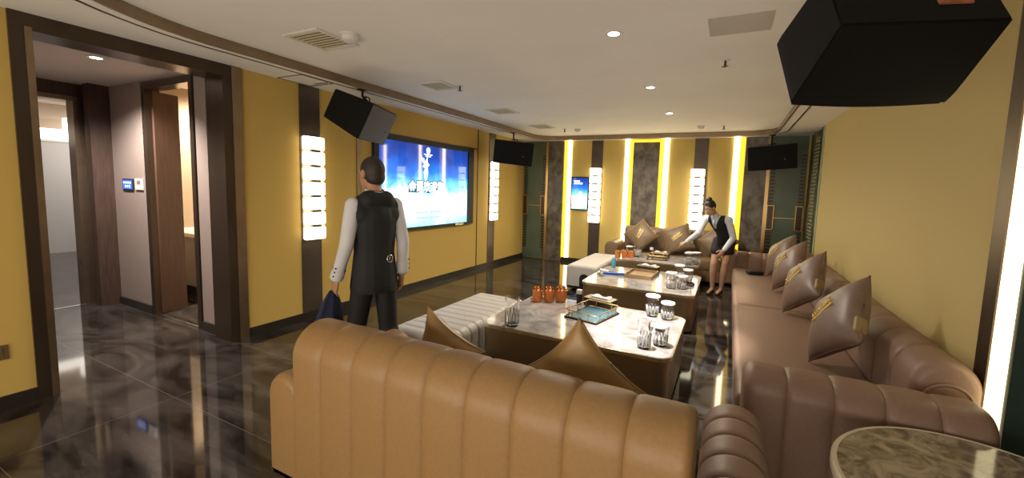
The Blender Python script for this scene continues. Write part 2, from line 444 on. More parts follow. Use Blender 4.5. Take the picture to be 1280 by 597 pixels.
# ------------------------------------------------------------------ light strips
def light_strip(a, b, x_white, lab):
    t = thing('light_strip', lab, 'light strip', ((a + b) / 2, YB - .002, 0), 0, 'recessed light strips of the end wall')
    w = b - a; s = 1 if x_white > (a + b) / 2 else -1
    xs = sorted((0., s * w / 2)); ys = sorted((0., -s * w / 2))
    mesh_obj('lamp_cover', bx(xs[0], xs[1], -.012, 0, .06, ZS), M['led_white'], t)
    mesh_obj('glow_panel', bx(ys[0], ys[1], -.010, 0, .06, ZS), M['led_amber'], t)  # yellow return beside the LED, its received light painted in as glow
    return t
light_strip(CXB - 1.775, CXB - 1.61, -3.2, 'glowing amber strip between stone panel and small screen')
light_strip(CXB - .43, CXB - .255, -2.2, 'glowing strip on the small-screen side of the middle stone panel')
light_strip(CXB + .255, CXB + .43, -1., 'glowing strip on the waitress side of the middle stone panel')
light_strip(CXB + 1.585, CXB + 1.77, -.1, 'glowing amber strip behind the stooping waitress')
t = thing('light_strip', 'short amber glow line above the middle stone panel', 'light strip', (CXB, YB - .05, ZS - .06))
mesh_obj('mounted_cover', bx(-.255, .255, -.006, 0, 0, .055), M['led_amber'], t)
t = thing('light_strip', 'wide glowing strip beside the pale wall, reaching behind the long sofa', 'light strip', (XR, 2.56, 0))
mesh_obj('lamp_cover', bx(-.006, .03, -.062, .062, .0, ZS), M['led_big'], t)

# ------------------------------------------------------------------ sconces
def make_sconce(lab):
    t = thing('wall_sconce', lab, 'wall light', (0, 0, 0), 0, 'stacked glass block wall lights')
    h = .168; n = 7
    mesh_obj('backplate', bx(-.10, .10, -.02, 0, -.59, .59), M['panel_dark'], t)
    for k in range(n):
        z = -.588 + k * h
        mesh_obj('glass_block', bx(-.125, .125, -.085, -.02, z + .010, z + h - .010, bev=.020, seg=3), M['block'], t, True, 50)
    for k in range(1, n):
        z = -.588 + k * h
        mesh_obj('clip', bx(-.055, .055, -.094, -.02, z - .014, z + .014), mat('clip_metal', (.22, .18, .14), .4, .5) if k == 1 and 'clip_metal' not in bpy.data.materials else bpy.data.materials['clip_metal'], t)
        mesh_obj('lit_joint', bx(-.118, .118, -.060, -.02, z - .012, z + .012), M['block_gap'], t)
    return t
s0 = make_sconce('glowing block sconce on the dark panel between entrance and walking man')
s0.location = (XL + .012, 3.083, 1.515); s0.rotation_euler = (0, 0, pi / 2)
dup(s0, (XL + .012, 6.97, 1.515), pi / 2, 'glowing block sconce on the dark panel beyond the large screen')
dup(s0, (CXB - 1.03, YB - .012, 1.49), 0, 'glowing block sconce beside the small portrait screen')
dup(s0, (CXB + 1.03 - .04, YB - .012, 1.49), 0, 'glowing block sconce behind the waitress')

# ------------------------------------------------------------------ green doors
def green_door(name, x0, x1, lab, flip):
    t = thing(name, lab, 'door', ((x0 + x1) / 2, YB, 0)); t['kind'] = 'structure'
    w = x1 - x0
    mesh_obj('door_panel', bx(-w / 2, w / 2, -.03, 0, .02, ZS), M['green'], t)
    for s in (-1, 1):
        bm = bmesh.new()
        for k in range(34): box(bm, s * (w / 2 - .055) - .035, s * (w / 2 - .055) + .035, -.045, -.03, .25 + k * .062, .25 + k * .062 + .036)
        mesh_obj('ribbed_edge', bm, M['bronze'], t)
        h = mesh_obj('door_handle', bx(s * (w / 2 - .055) - .05, s * (w / 2 - .055) + .05, -.06, -.03, 1.02, 1.42), M['bronze'], t)
        bm = bmesh.new(); xm = s * (w / 2 - .055)
        for a in ((xm - .058, xm - .046, 1.0, 1.44), (xm + .046, xm + .058, 1.0, 1.44)): box(bm, a[0], a[1], -.066, -.03, a[2], a[3])
        for z in (1.0, 1.428): box(bm, xm - .058, xm + .058, -.066, -.03, z, z + .012)
        mesh_obj('handle_frame', bm, M['gold'], h)
    mesh_obj('gold_line', bx(-w / 2 + .1, w / 2 - .1, -.036, -.03, 1.21, 1.222), M['gold'], t)
    return t
green_door('door_1', -4.32, CXB - 2.185, 'dark green door with gold handles beside the screen wall', False)
green_door('door_2', CXB + 2.185, 1.16, 'dark green door behind the far end of the long sofa', True)

# ------------------------------------------------------------------ televisions
t = thing('tv', 'large wall screen showing white lettering on a bright blue sky', 'television', (XL, 5.09, 1.585))
y0, y1, z0, z1 = -1.13, 1.17, -.67, .70
bm = boxes([(0, .055, y0, -1.055, z0, z1), (0, .055, 1.015, y1, z0, z1), (0, .055, -1.055, 1.015, .62, z1), (0, .055, -1.055, 1.015, z0, -.63)])
mesh_obj('frame', bm, M['black'], t)
scr = mesh_obj('screen', bx(0, .022, -1.055, 1.015, -.63, .62), screen_mat('sky_screen', -.63, .62, 1.35), t)
mesh_obj('sensor_bar', bx(.055, .068, .62, .86, -.668, -.635), M['silver'], scr)
def tvm(y, z, sx=1.): return Matrix.Translation((.0235, y, z)) @ Matrix.Rotation(pi / 2, 4, 'Z') @ Matrix.Rotation(pi / 2, 4, 'X') @ Matrix.Diagonal((sx, 1, 1, 1))
text_obj('金爵欢迎您', .175, M['text_blue'], scr, tvm(-.062, -.025, .92), .0005, bold=.017, name='lettering_outline')
text_obj('金爵欢迎您', .175, M['text_white'], scr, Matrix.Translation((.0015, 0, 0)) @ tvm(-.062, -.025, .92), .0005, bold=.004)
bm = bmesh.new()                       # light figure with outspread wings above the lettering
for poly in ([(-.13, .40), (-.10, .34), (-.07, .36), (-.05, .30), (-.02, .33), (.02, .40), (.015, .30), (.06, .25), (.02, .22), (.03, .12), (.0, .02), (-.02, -.0), (-.05, .04), (-.07, .14), (-.04, .2), (-.10, .22), (-.06, .26), (-.12, .31)],):
    flat_poly(bm, [(.0245, p[0] - .07, p[1] + .07) for p in poly])
mesh_obj('light_figure', bm, M['text_white'], scr)
bm = bmesh.new()
tube([(.0245, -.04 + .035 * cos(a * pi / 8), .545 + .04 * sin(a * pi / 8)) for a in range(16)], .008, 6, bm, True)
box(bm, .0235, .0245, -.048, -.032, .525, .565)
for k, w_ in ((0, .095), (1, .06)): box(bm, .0235, .0245, -.04 - w_, -.04 + w_, .475 - k * .028, .49 - k * .028)
mesh_obj('emblem', bm, M['text_white'], scr)
bm = bmesh.new(); random.seed(3)
for r_ in range(2):
    y = -.30
    while y < .26:
        w_ = random.uniform(.012, .03)
        if not (-.05 < y < -.02): box(bm, .0235, .0245, y, y + w_, -.43 - r_ * .085, -.43 - r_ * .085 + random.uniform(.02, .034))
        y += w_ + .009
mesh_obj('lettering', bm, M['text_soft'], scr)

t = thing('tv', 'small portrait screen on the end wall beside a block sconce', 'television', (-2.955, YB, 1.52))
mesh_obj('frame', bx(-.20, .20, -.05, 0, -.36, .36, bev=.006), M['black'], t)
scr = mesh_obj('screen', bx(-.18, .18, -.056, -.05, -.335, .335), screen_mat('portrait_screen', -.335, .335, 1.3), t)
bm = bmesh.new()
for a in ((-.14, .0, .25, .28), (-.13, .06, .20, .235), (-.15, -.02, -.25, -.215), (.02, .10, -.25, -.22), (-.16, .10, -.30, -.28)): box(bm, a[0], a[1], -.0575, -.056, a[2], a[3])
mesh_obj('lettering', bm, M['text_white'], scr)
bm = bmesh.new(); lathe([(.001, -.06), (.045, -.05), (.06, 0), (.045, .06), (.02, .1), (.001, .11)], 12, bm)
for v in bm.verts: v.co = Vector((v.co.x + .02, -.0575 - .001 * v.co.y, v.co.z - .06))
mesh_obj('glow_figure', bm, M['text_white'], scr)

# ------------------------------------------------------------------ entrance frame and foyer
XF = -4.60
struct('trim_20', boxes([(XF, XL + .02, .985, 1.07, 0, ZS), (XF, XL + .02, 2.215, 2.29, 0, ZS), (XF, XL + .02, 1.07, 2.215, 2.54, ZS)]), M['bronze'], 'dark bronze frame lining the wide entrance opening', 'trim')
struct('trim_21', boxes([(XL, XL + .03, 2.29, 2.375, 0, ZS), (XL + .0, XL + .03, 1.05, 1.085, 0, 2.56)]), M['bronze_light'], 'satin bronze facing of the entrance opening', 'trim')
# foyer
struct('wall_foyer', boxes([(-7.2, -5.99, 2.28, 2.40, 0, ZS), (-4.94, XF, 2.28, 2.40, 0, ZS), (-5.99, -4.94, 2.28, 2.40, 2.62, ZS)]), M['taupe'], 'taupe fabric wall of the entrance lobby', 'wall')
struct('wall_foyer_near', bx(-7.2, XF, .80, .92, 0, ZS), M['taupe'], 'taupe wall of the entrance lobby opposite the washroom door', 'wall')
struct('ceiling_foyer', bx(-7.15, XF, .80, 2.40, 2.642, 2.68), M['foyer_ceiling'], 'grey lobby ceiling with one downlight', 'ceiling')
struct('baseboard_foyer', boxes([(-6.95, -5.99, 2.262, 2.28, 0, .09), (-4.94, XF, 2.262, 2.28, 0, .09)]), M['black_base'], 'dark skirting along the lobby wall', 'baseboard')
struct('wall_corridor', boxes([(-7.2, -7.05, .80, 1.30, 0, ZS), (-7.2, -7.05, 2.12, 2.28, 0, ZS), (-7.2, -7.05, 1.3, 2.12, 2.49, ZS)]), M['brown_wood'], 'dark brown wall between lobby and corridor', 'wall')
struct('trim_22', boxes([(-7.22, -7.03, 2.04, 2.12, 0, 2.49), (-7.22, -7.03, 1.3, 1.38, 0, 2.49), (-7.22, -7.03, 1.38, 2.04, 2.44, 2.49)]), M['bronze_light'], 'satin bronze frame of the corridor doorway', 'trim')
struct('trim_23', bx(-6.95, -6.80, 2.10, 2.28, 0, 2.642), M['brown_wood'], 'dark brown pilaster between doorway and control panel', 'trim')
# corridor beyond
struct('wall_corridor_far', boxes([(-12.5, -12.1, .5, 5.5, 0, 2.24)]), M['panel_white'], 'pale grey panelled wall at the end of the corridor', 'wall')
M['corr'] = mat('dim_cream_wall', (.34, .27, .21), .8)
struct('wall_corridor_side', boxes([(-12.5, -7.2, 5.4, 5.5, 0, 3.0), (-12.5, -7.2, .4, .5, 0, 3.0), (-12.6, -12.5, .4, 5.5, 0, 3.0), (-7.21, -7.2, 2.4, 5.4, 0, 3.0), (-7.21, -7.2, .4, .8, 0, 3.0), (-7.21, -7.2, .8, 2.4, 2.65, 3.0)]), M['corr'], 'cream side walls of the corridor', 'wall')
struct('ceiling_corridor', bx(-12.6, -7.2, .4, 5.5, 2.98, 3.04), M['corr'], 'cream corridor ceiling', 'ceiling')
struct('trim_28', boxes([(-7.10, -7.05, 1.38, 2.04, 0, .004), (-5.91, -5.02, 2.285, 2.30, 0, .004)]), M['silver'], 'thin pale metal thresholds of the two lobby doorways', 'trim')
struct('trim_24', boxes([(-12.095, -12.07, 3.60, 3.63, 0, 2.24), (-12.095, -12.08, .5, 5.5, 2.20, 2.24)]), M['plastic'], 'fine joint lines of the pale corridor panels', 'trim')
t = thing('light_strip', 'bright cove light above the pale panels at the corridor end', 'light strip', (-12.3, 3.0, 2.24))
mesh_obj('lamp_cover', bx(-.19, .21, -2.3, 2.3, .004, .21), M['cove'], t)
t = thing('wall_lamp', 'bright boxy lamp glowing above the corridor panels', 'light', (-12.2, 3.55, 2.40))
mesh_obj('glow_box', bx(-.10, .10, -.15, .4, .01, .30, bev=.02), M['cove'], t)  # emission stands in for light reflected by this wall area

# washroom behind the lobby wall
struct('wall_washroom', boxes([(-7.6, -7.5, 2.4, 4.3, 0, 2.9), (-7.6, -4.6, 4.2, 4.3, 0, 2.9), (-4.7, -4.6, 2.4, 4.3, 0, 2.9)]), M['cream'], 'warmly lit cream washroom wall', 'wall')
struct('ceiling_washroom', bx(-7.6, -4.6, 2.4, 4.3, 2.86, 2.9), M['cream'], 'cream washroom ceiling', 'ceiling')
t = thing('door_3', 'brown washroom door standing ajar beside the control panel', 'door', (-5.97, 2.30, 0)); t['kind'] = 'structure'
mesh_obj('door_frame', boxes([(-.02, .06, -.035, .10, 0, 2.62), (.955, 1.02, -.035, .10, 0, 2.62), (.06, .955, -.035, .10, 2.55, 2.62)]), M['bronze'], t)
leaf = mesh_obj('door_leaf', bx(0, .03, 0, .27, .01, 2.54, bev=.004), M['door_wood'], t); leaf.location = (.055, .02, 0); leaf.rotation_euler = (0, 0, radians(14))

t = thing('washbasin_cabinet', 'pale vanity cabinet with white top glimpsed through the washroom door', 'cabinet', (-6.75, 3.10, 0), radians(0))
mesh_obj('carcass', bx(-.7, .52, -.20, .7, .12, .80, bev=.008), mat('pale_sage_lacquer', (.34, .31, .25), .5), t)
mesh_obj('plinth', bx(-.66, .48, -.15, .66, 0, .12), M['black'], t)
mesh_obj('worktop', bx(-.74, .56, -.25, .74, .80, .86, bev=.01), M['basin'], t)
mesh_obj('door_frame', boxes([(.521, .53, -.17, .2, .16, .18), (.521, .53, -.17, .2, .74, .76), (.521, .53, -.17, -.15, .16, .76), (.521, .53, .18, .2, .16, .76)]), M['cream'], t)
t = thing('faucet', 'tall brass swan-neck tap over the washroom vanity', 'tap', (-6.62, 3.12, .86))
mesh_obj('spout', tube([(0, 0, 0), (0, 0, .24)] + [(.07 - .07 * cos(a), 0, .24 + .07 * sin(a)) for a in [pi * k / 8 for k in range(1, 8)]] + [(.14, 0, .2)], .014, 10), M['gold'], t, True, 40)
mesh_obj('lever', bx(-.13, -.10, -.012, .012, 0, .12, bev=.004), M['gold'], t)
struct('trim_25', bx(-7.45, -6.35, 4.17, 4.2, .86, 1.32), M['black'], 'black splashback behind the washroom vanity', 'trim')
t = thing('light_strip', 'warm light line over the washroom splashback', 'light strip', (-6.9, 4.17, 1.33)); mesh_obj('lamp_cover', bx(-.6, .55, -.03, .0, 0, .02), emis('washroom_led', (1, .78, .5), 6.), t)

# switches
t = thing('control_panel_switch', 'square black touch panel with a lit blue display on the lobby wall', 'control panel', (-6.42, 2.28, 1.485))
mesh_obj('bezel', bx(-.135, .125, -.015, 0, -.07, .07, bev=.004), M['black'], t)
sc_ = mesh_obj('display', bx(-.115, .105, -.017, -.015, -.05, .055), M['screen_blue'], t)
bm = bmesh.new()
for k in range(4): box(bm, -.095 + k * .05, -.07 + k * .05, -.018, -.017, .015, .035)
for k in range(3): box(bm, -.06 + k * .05, -.04 + k * .05, -.018, -.017, -.03, -.005)
mesh_obj('icon_pattern', bm, M['text_white'], sc_)
t = thing('thermostat_switch', 'small cream thermostat beside the lit touch panel', 'thermostat', (-6.155, 2.28, 1.495))
mesh_obj('case', bx(-.085, .085, -.018, 0, -.065, .065, bev=.006), M['plastic'], t)
mesh_obj('window', bx(-.03, .05, -.0195, -.018, .0, .045), mat('grey_lcd', (.22, .2, .16), .3), t)
t = thing('socket_switch', 'bronze switch plate low on the mustard wall beside the entrance', 'switch', (XL, .80, .39))
mesh_obj('plate', bx(0, .012, -.075, .075, -.05, .05, bev=.003), mat('tan_metal_plate', (.25, .17, .08), .35, .6), t)
mesh_obj('rocker', bx(.012, .017, -.05, .05, -.03, .03, bev=.002), mat('tan_metal_rocker', (.22, .15, .08), .35, .5), t)

# ------------------------------------------------------------------ ceiling fittings
def downlight(x, y, z, lab, on=True):
    t = thing('ceiling_downlight', lab, 'downlight', (x, y, z), 0, None)
    mesh_obj('trim_ring', lathe([(.040, -.004), (.062, -.006), (.066, 0), (.040, 0)], 24, close=True), M['plastic'], t, True, 40)
    mesh_obj('lens', lathe([(.001, -.003), (.040, -.003), (.040, 0), (.001, 0)], 24), M['down'], t)
    return t
downlight(-.835, 2.943, ZC, 'round lit downlight over the first coffee table')
downlight(-.856, 4.544, ZC, 'round lit downlight over the middle coffee table')
downlight(-.859, 6.087, ZC, 'small lit downlight over the far coffee table')
downlight(-5.25, 1.69, 2.642, 'oval-looking lit downlight in the lobby ceiling')
def vent(x, y, w, d, z, lab, n=8):
    t = thing('ceiling_vent', lab, 'air vent', (x, y, z), 0, 'slatted air vents of the tray ceiling')
    f = .03
    mesh_obj('frame', boxes([(-w / 2, w / 2, -d / 2, -d / 2 + f, -.012, 0), (-w / 2, w / 2, d / 2 - f, d / 2, -.012, 0), (-w / 2, -w / 2 + f, -d / 2 + f, d / 2 - f, -.012, 0), (w / 2 - f, w / 2, -d / 2 + f, d / 2 - f, -.012, 0)]), M['plastic'], t)
    mesh_obj('duct', bx(-w / 2 + f, w / 2 - f, -d / 2 + f, d / 2 - f, -.002, 0), M['vent_dark'], t)
    bm = bmesh.new(); s = (d - 2 * f) / n
    for k in range(n): box(bm, -w / 2 + f, w / 2 - f, -d / 2 + f + k * s + .25 * s, -d / 2 + f + k * s + .78 * s, -.006, -.003)
    mesh_obj('slats', bm, M['vent'], t)
    return t
vent(-3.02, 2.27, .40, .38, ZC, 'slatted ceiling vent beside the smoke alarm')
vent(-3.06, 3.76, .33, .34, ZC, 'slatted ceiling vent beside a sprinkler above the large screen')
vent(-3.12, 5.28, .38, .36, ZC, 'third slatted ceiling vent along the screen wall, before the last')
vent(-3.16, 6.76, .36, .38, ZC, 'last slatted ceiling vent along the screen wall, by the far band corner')
struct('trim_26', boxes([(-4.30, -3.93, 2.72, 2.732, ZS - .004, ZS), (-4.30, -3.93, 3.08, 3.092, ZS - .004, ZS), (-4.31, -4.30, 2.72, 3.092, ZS - .004, ZS), (-3.94, -3.93, 2.72, 3.092, ZS - .004, ZS)] + [(-4.16 + k * .035, -4.142 + k * .035, 3.03, 3.048, ZS - .005, ZS) for k in range(6)]), M['vent_dark'], 'access hatch outline in the dropped ceiling by the dark panel', 'trim')
def detector(x, y, lab, r=.062, h=.05):
    t = thing('smoke_detector', lab, 'smoke alarm', (x, y, ZC))
    mesh_obj('base', lathe([(.001, 0), (r, 0), (r, -.015), (.001, -.015)][::-1], 24), M['plastic'], t, True, 40)
    mesh_obj('dome', lathe([(.001, -h), (r * .55, -h), (r * .8, -h + .012), (r * .85, -.015), (.001, -.015)], 24), M['plastic'], t, True, 40)
detector(-2.70, 2.27, 'white smoke alarm beside the first slatted vent', .07, .06)
detector(-2.657, 7.25, 'small white alarm above the door by the screen wall')
detector(-.525, 7.353, 'small white alarm above the block sconce behind the waitress')
def sprinkler(x, y, lab):
    t = thing('ceiling_sprinkler', lab, 'sprinkler', (x, y, ZC))
    mesh_obj('escutcheon', lathe([(.001, -.006), (.035, -.006), (.038, 0), (.001, 0)], 20), M['plastic'], t, True, 40)
    mesh_obj('pipe', lathe([(.001, -.05), (.01, -.05), (.01, -.006), (.001, -.006)], 10), M['bronze'], t)
    mesh_obj('deflector', lathe([(.001, -.062), (.028, -.058), (.028, -.054), (.001, -.05)], 14), M['bronze'], t)
sprinkler(-.115, 3.827, 'dark sprinkler head near the big hanging speaker')
sprinkler(-2.83, 3.84, 'sprinkler head beside the second slatted vent')
sprinkler(-2.874, 7.151, 'sprinkler head next to the alarm above the screen wall door')
sprinkler(-.174, 7.392, 'sprinkler head above the waitress')
struct('trim_27', bx(-.21, .17, 2.91, 3.23, ZC - .003, ZC), mat('patched_ceiling_paint', (.52, .48, .42), .85), 'faint rectangular access panel patched into the ceiling', 'trim')

# ------------------------------------------------------------------ speakers
def make_speaker(w, h, d, hb):
    bm = bmesh.new(); wb = w * .90
    F, B = -d / 2, d / 2; c = .05
    front = [(-w / 2, F, -h / 2), (w / 2, F, -h / 2), (w / 2, F, h / 2), (-w / 2, F, h / 2)]
    mid = [(-w / 2, F + .05, -h / 2), (w / 2, F + .05, -h / 2), (w / 2, F + .05, h / 2), (-w / 2, F + .05, h / 2)]
    rear = [(-wb / 2, B, -hb / 2), (wb / 2, B, -hb / 2), (wb / 2, B, hb / 2), (-wb / 2, B, hb / 2)]
    R = [[bm.verts.new(p) for p in q] for q in (front, mid, rear)]
    for a, b in zip(R, R[1:]):
        for i in range(4): bm.faces.new((a[i], a[(i + 1) % 4], b[(i + 1) % 4], b[i]))
    bm.faces.new(R[0]); bm.faces.new(R[-1][::-1])
    bmesh.ops.bevel(bm, geom=list(bm.edges), offset=.008, segments=2, affect='EDGES')
    return bm
def speaker(loc, yaw, pit, roll, dims, mount, lab, rear_label=False, grey=False):
    w, h, d, hb = dims
    t = thing('hanging_speaker', lab, 'loudspeaker', loc, 0, None, (pit, roll, yaw))
    t.rotation_mode = 'XYZ'
    R = Matrix.Rotation(yaw, 4, 'Z') @ Matrix.Rotation(pit, 4, 'X') @ Matrix.Rotation(roll, 4, 'Y')
    t.rotation_euler = R.to_euler('XYZ')
    cab = mesh_obj('cabinet', make_speaker(w, h, d, hb), M['speaker'], t)
    bm = bmesh.new(); n = 9
    V = [[bm.verts.new((-w / 2 + .012 + (w - .024) * i / n, -d / 2 - .012 - .018 * sin(pi * i / n), z)) for i in range(n + 1)] for z in (-h / 2 + .012, h / 2 - .012)]
    W = [[bm.verts.new((-w / 2 + .012 + (w - .024) * i / n, -d / 2 + .002, z)) for i in range(n + 1)] for z in (-h / 2 + .012, h / 2 - .012)]
    for i in range(n):
        bm.faces.new((V[0][i], V[0][i + 1], V[1][i + 1], V[1][i])); bm.faces.new((W[0][i], W[0][i + 1], V[0][i + 1], V[0][i])); bm.faces.new((V[1][i], V[1][i + 1], W[1][i + 1], W[1][i]))
    bm.faces.new((W[0][0], V[0][0], V[1][0], W[1][0])); bm.faces.new((W[0][n], W[1][n], V[1][n], V[0][n]))
    g = mesh_obj('grille', bm, M['grille'] if grey else M['speaker'], t)
    mesh_obj('badge', bx(w * .24, w * .27, -d / 2 - .032, -d / 2 - .02, -h * .12, -h * .12 + .020), M['grille'], g)
    if rear_label:
        mesh_obj('rear_plate', bx(-w * .29, -w * .11, d / 2, d / 2 + .006, -hb * .2, hb * .15), M['orange_label'], t)
    # bracket, built upright in world space below the ceiling
    Ri = (Matrix.Translation(loc) @ R).inverted()
    bm = bmesh.new(); mz = mount[2]
    top = Vector(loc) + R.to_3x3() @ Vector((0, 0, h / 2 - .02))
    tube([(mount[0], mount[1], mz), (mount[0], mount[1], (mz + top.z) / 2), tuple(top)], .014, 8, bm)
    box(bm, mount[0] - .05, mount[0] + .05, mount[1] - .035, mount[1] + .035, mz - .012, mz)
    u = R.to_3x3() @ Vector((1, 0, 0))
    for s in (-1, 1): tube([tuple(top + u * s * .05 + Vector((0, 0, .05))), tuple(top + u * s * .05 - Vector((0, 0, .02)))], .008, 6, bm)
    tube([tuple(top + u * .05 + Vector((0, 0, .05))), tuple(top - u * .05 + Vector((0, 0, .05)))], .008, 6, bm)
    bm.transform(Ri)
    mesh_obj('mount_bracket', bm, M['black'], t)
    return t
speaker((.515, 2.16, 2.264), 3.439, .546, .015, (.608, .377, .368, .297), (.52, 2.16, ZC), 'huge black speaker hung from the ceiling over the near end of the long sofa', True)
speaker((-3.775, 3.306, 2.328), 1.992, .439, -.003, (.652, .40, .439, .315), (-3.83, 3.38, ZS), 'tilted black speaker hung above the walking man beside the large screen', grey=True)
speaker((-3.80, 6.88, 2.265), .49, .129, .085, (.73, .43, .34, .30), (-3.84, 6.94, ZS), 'black speaker hung between the large screen and the green door')
speaker((.60, 8.06, 2.255), -.083, .076, -.079, (.72, .40, .34, .29), (.58, 8.14, ZS), 'black speaker hung in front of the green door near the long sofa')

# ------------------------------------------------------------------ sofas
def rounded_block(x0, x1, y0, y1, z0, z1, r=.05, seg=4):
    return bx(x0, x1, y0, y1, z0, z1, bev=r, seg=seg)

# near sofa, seen from behind
t = thing('sofa', 'camel leather channel-tufted sofa with its back turned, nearest the camera', 'sofa', (0, 0, 0), 0)
mesh_obj('backrest', tufted(arch_prof(.30, .855, .15, .05), 1.815, 9, .011, .035, lambda s, a, b: (-1.86 + s, 1.35 + a, b)), M['leather'], t, True, 60)
mesh_obj('armrest', tufted(arch_prof(.255, .565, .125, .05), .82, 6, .010, .04, lambda s, a, b: (-1.99 + a, 1.24 + s, b)), M['leather'], t, True, 60)
mesh_obj('armrest', tufted(arch_prof(.255, .60, .125, .05), .82, 6, .018, .04, lambda s, a, b: (.085 + a, 1.20 + s, b)), M['leather_brown'], t, True, 60)
mesh_obj('seat', rounded_block(-1.86, -.05, 1.46, 2.06, .20, .405, .045), M['leather'], t, True, 60)
mesh_obj('base', bx(-1.85, -.06, 1.44, 2.0, .05, .22), M['leather'], t)
for x in (-2.04, .13):
    for y in (1.30, 1.98): mesh_obj('leg', lathe([(.02, 0), (.024, .055), (.001, .055)], 12), M['black'], t).location = (x, y, 0)

# long sofa on the right wall
t = thing('sofa', 'long brown leather sofa along the pale wall holding four upright cushions', 'sofa', (0, 0, 0), 0)
LB = 4.72
mesh_obj('backrest', tufted(arch_prof(.28, .76, .14, .06), LB, 16, .012, .05, lambda s, a, b: (1.03 + a, 2.60 + s, b)), M['leather_brown'], t, True, 60)
bm = bmesh.new(); pts = arch_prof(.18, .50, .09, .20, rb=.01)
prism([(p[0], p[1]) for p in pts], 0, .012, bm)
for v in bm.verts: v.co = Vector((1.03 + v.co.x, 2.600 - v.co.z, v.co.y))
e_ = mesh_obj('end_panel', bm, M['leather_brown'], t, True, 40)
mesh_obj('piping', tube([(1.03 + p[0], 2.592, p[1]) for p in arch_prof(.196, .515, .098, .195, rb=.01)], .008, 6, closed=True), M['leather_brown'], e_, True)
for k, (a, b) in enumerate(((2.58, 4.78), (4.785, 7.20))):
    mesh_obj('seat', rounded_block(.105, .905, a, b, .24, .445, .05), M['leather_brown'], t, True, 60)
mesh_obj('base', bx(.14, .95, 2.5, 7.25, .04, .26), M['leather_brown'], t)
arm = arch_prof(.28, .645, .12, .05)
mesh_obj('armrest', tufted(arm, .985, 5, .014, .06, lambda s, a, b: (.13 + s, 2.44 + a, b)), M['leather_brown'], t, True, 60)
mesh_obj('armrest', tufted(arm, .985, 5, .014, .06, lambda s, a, b: (.13 + s, 7.30 + a, b)), M['leather_brown'], t, True, 60)
for x in (.22, 1.0):
    for y in (2.44, 4.8, 7.30): mesh_obj('leg', lathe([(.02, 0), (.024, .05), (.001, .05)], 12), M['black'], t).location = (x, y, 0)

# far sofa against the end wall
t = thing('sofa', 'brown leather sofa against the end wall behind the far coffee table', 'sofa', (0, 0, 0), 0)
mesh_obj('backrest', tufted(arch_prof(.26, .86, .12, .06), 1.80, 5, .012, .04, lambda s, a, b: (-1.88 + s, 8.22 + a, b)), M['leather_far'], t, True, 60)
mesh_obj('seat', rounded_block(-1.90, -.05, 7.72, 8.12, .22, .45, .05), M['leather_far'], t, True, 60)
mesh_obj('base', bx(-1.92, -.04, 7.72, 8.12, .05, .24), M['leather_far'], t)
for x in (-2.03, .08):
    mesh_obj('armrest', tufted(arch_prof(.26, .58, .125, .05), .62, 3, .01, .03, lambda s, a, b, x=x: (x + a, 7.70 + s, b)), M['leather_far'] if x < -1 else M['leather_far'], t, True, 60)
    for y in (7.78, 8.2): mesh_obj('leg', lathe([(.02, 0), (.024, .055), (.001, .055)], 12), M['black'], t).location = (x, y, 0)

# ------------------------------------------------------------------ benches
def bench(x0, x1, y0, y1, lab, n):
    t = thing('bench', lab, 'bench', ((x0 + x1) / 2, y0, 0), 0, None)
    w = x1 - x0
    mesh_obj('upholstery', tufted(arch_prof(w, .385, .07, .035), y1 - y0, n, .010, .05, lambda s, a, b: (a, s, b), seamw=.16), M['bench'], t, True, 60)
    bm = bmesh.new(); prism(arch_prof(.15, .24, .075, 0, rb=.005), 0, .008, bm)
    for v in bm.verts: v.co = Vector((v.co.x + .06, -.002 - v.co.z + .004, v.co.y + .05))
    mesh_obj('arch_recess', bm, M['black'], t)
    for sx in (-1, 1):
        for y in (.12, y1 - y0 - .12): mesh_obj('foot', lathe([(.022, 0), (.025, .045), (.001, .045)], 12), M['black'], t).location = (sx * (w / 2 - .1), y, 0)
    return t
bench(-2.50, -1.90, 2.45, 3.80, 'pale grey ribbed bench beside the first coffee table', 12)
bench(-2.29, -1.79, 5.97, 7.40, 'pale grey ribbed bench beside the far coffee table, dark arch in its end', 13)

# ------------------------------------------------------------------ coffee tables
def coffee_table(x0, x1, y0, y1, lab, z=.45):
    t = thing('coffee_table', lab, 'coffee table', ((x0 + x1) / 2, (y0 + y1) / 2, 0), 0, None)
    w, d = x1 - x0, y1 - y0
    bm = prism(rrect2(w - .03, d - .03, .10, 8), .03, z - .03)
    mesh_obj('body', bm, M['table_body'], t, True, 30)
    mesh_obj('plinth', prism(rrect2(w - .12, d - .12, .08, 6), 0, .03), M['black'], t)
    mesh_obj('edge_band', prism(rrect2(w, d, .11, 8), z - .03, z - .002), M['table_edge'], t, True, 30)
    mesh_obj('top', prism(rrect2(w - .024, d - .024, .100, 8), z - .002, z), M['table_top'], t)
    return t
coffee_table(-1.855, -.29, 2.84, 3.94, 'first marble-topped bronze coffee table, with tray and glasses, behind the camel sofa')
coffee_table(-1.64, -.285, 4.78, 6.08, 'middle marble-topped bronze coffee table with blue tubes and wooden tray')
coffee_table(-1.765, -.37, 6.78, 7.60, 'far marble-topped bronze coffee table in front of the end sofa')

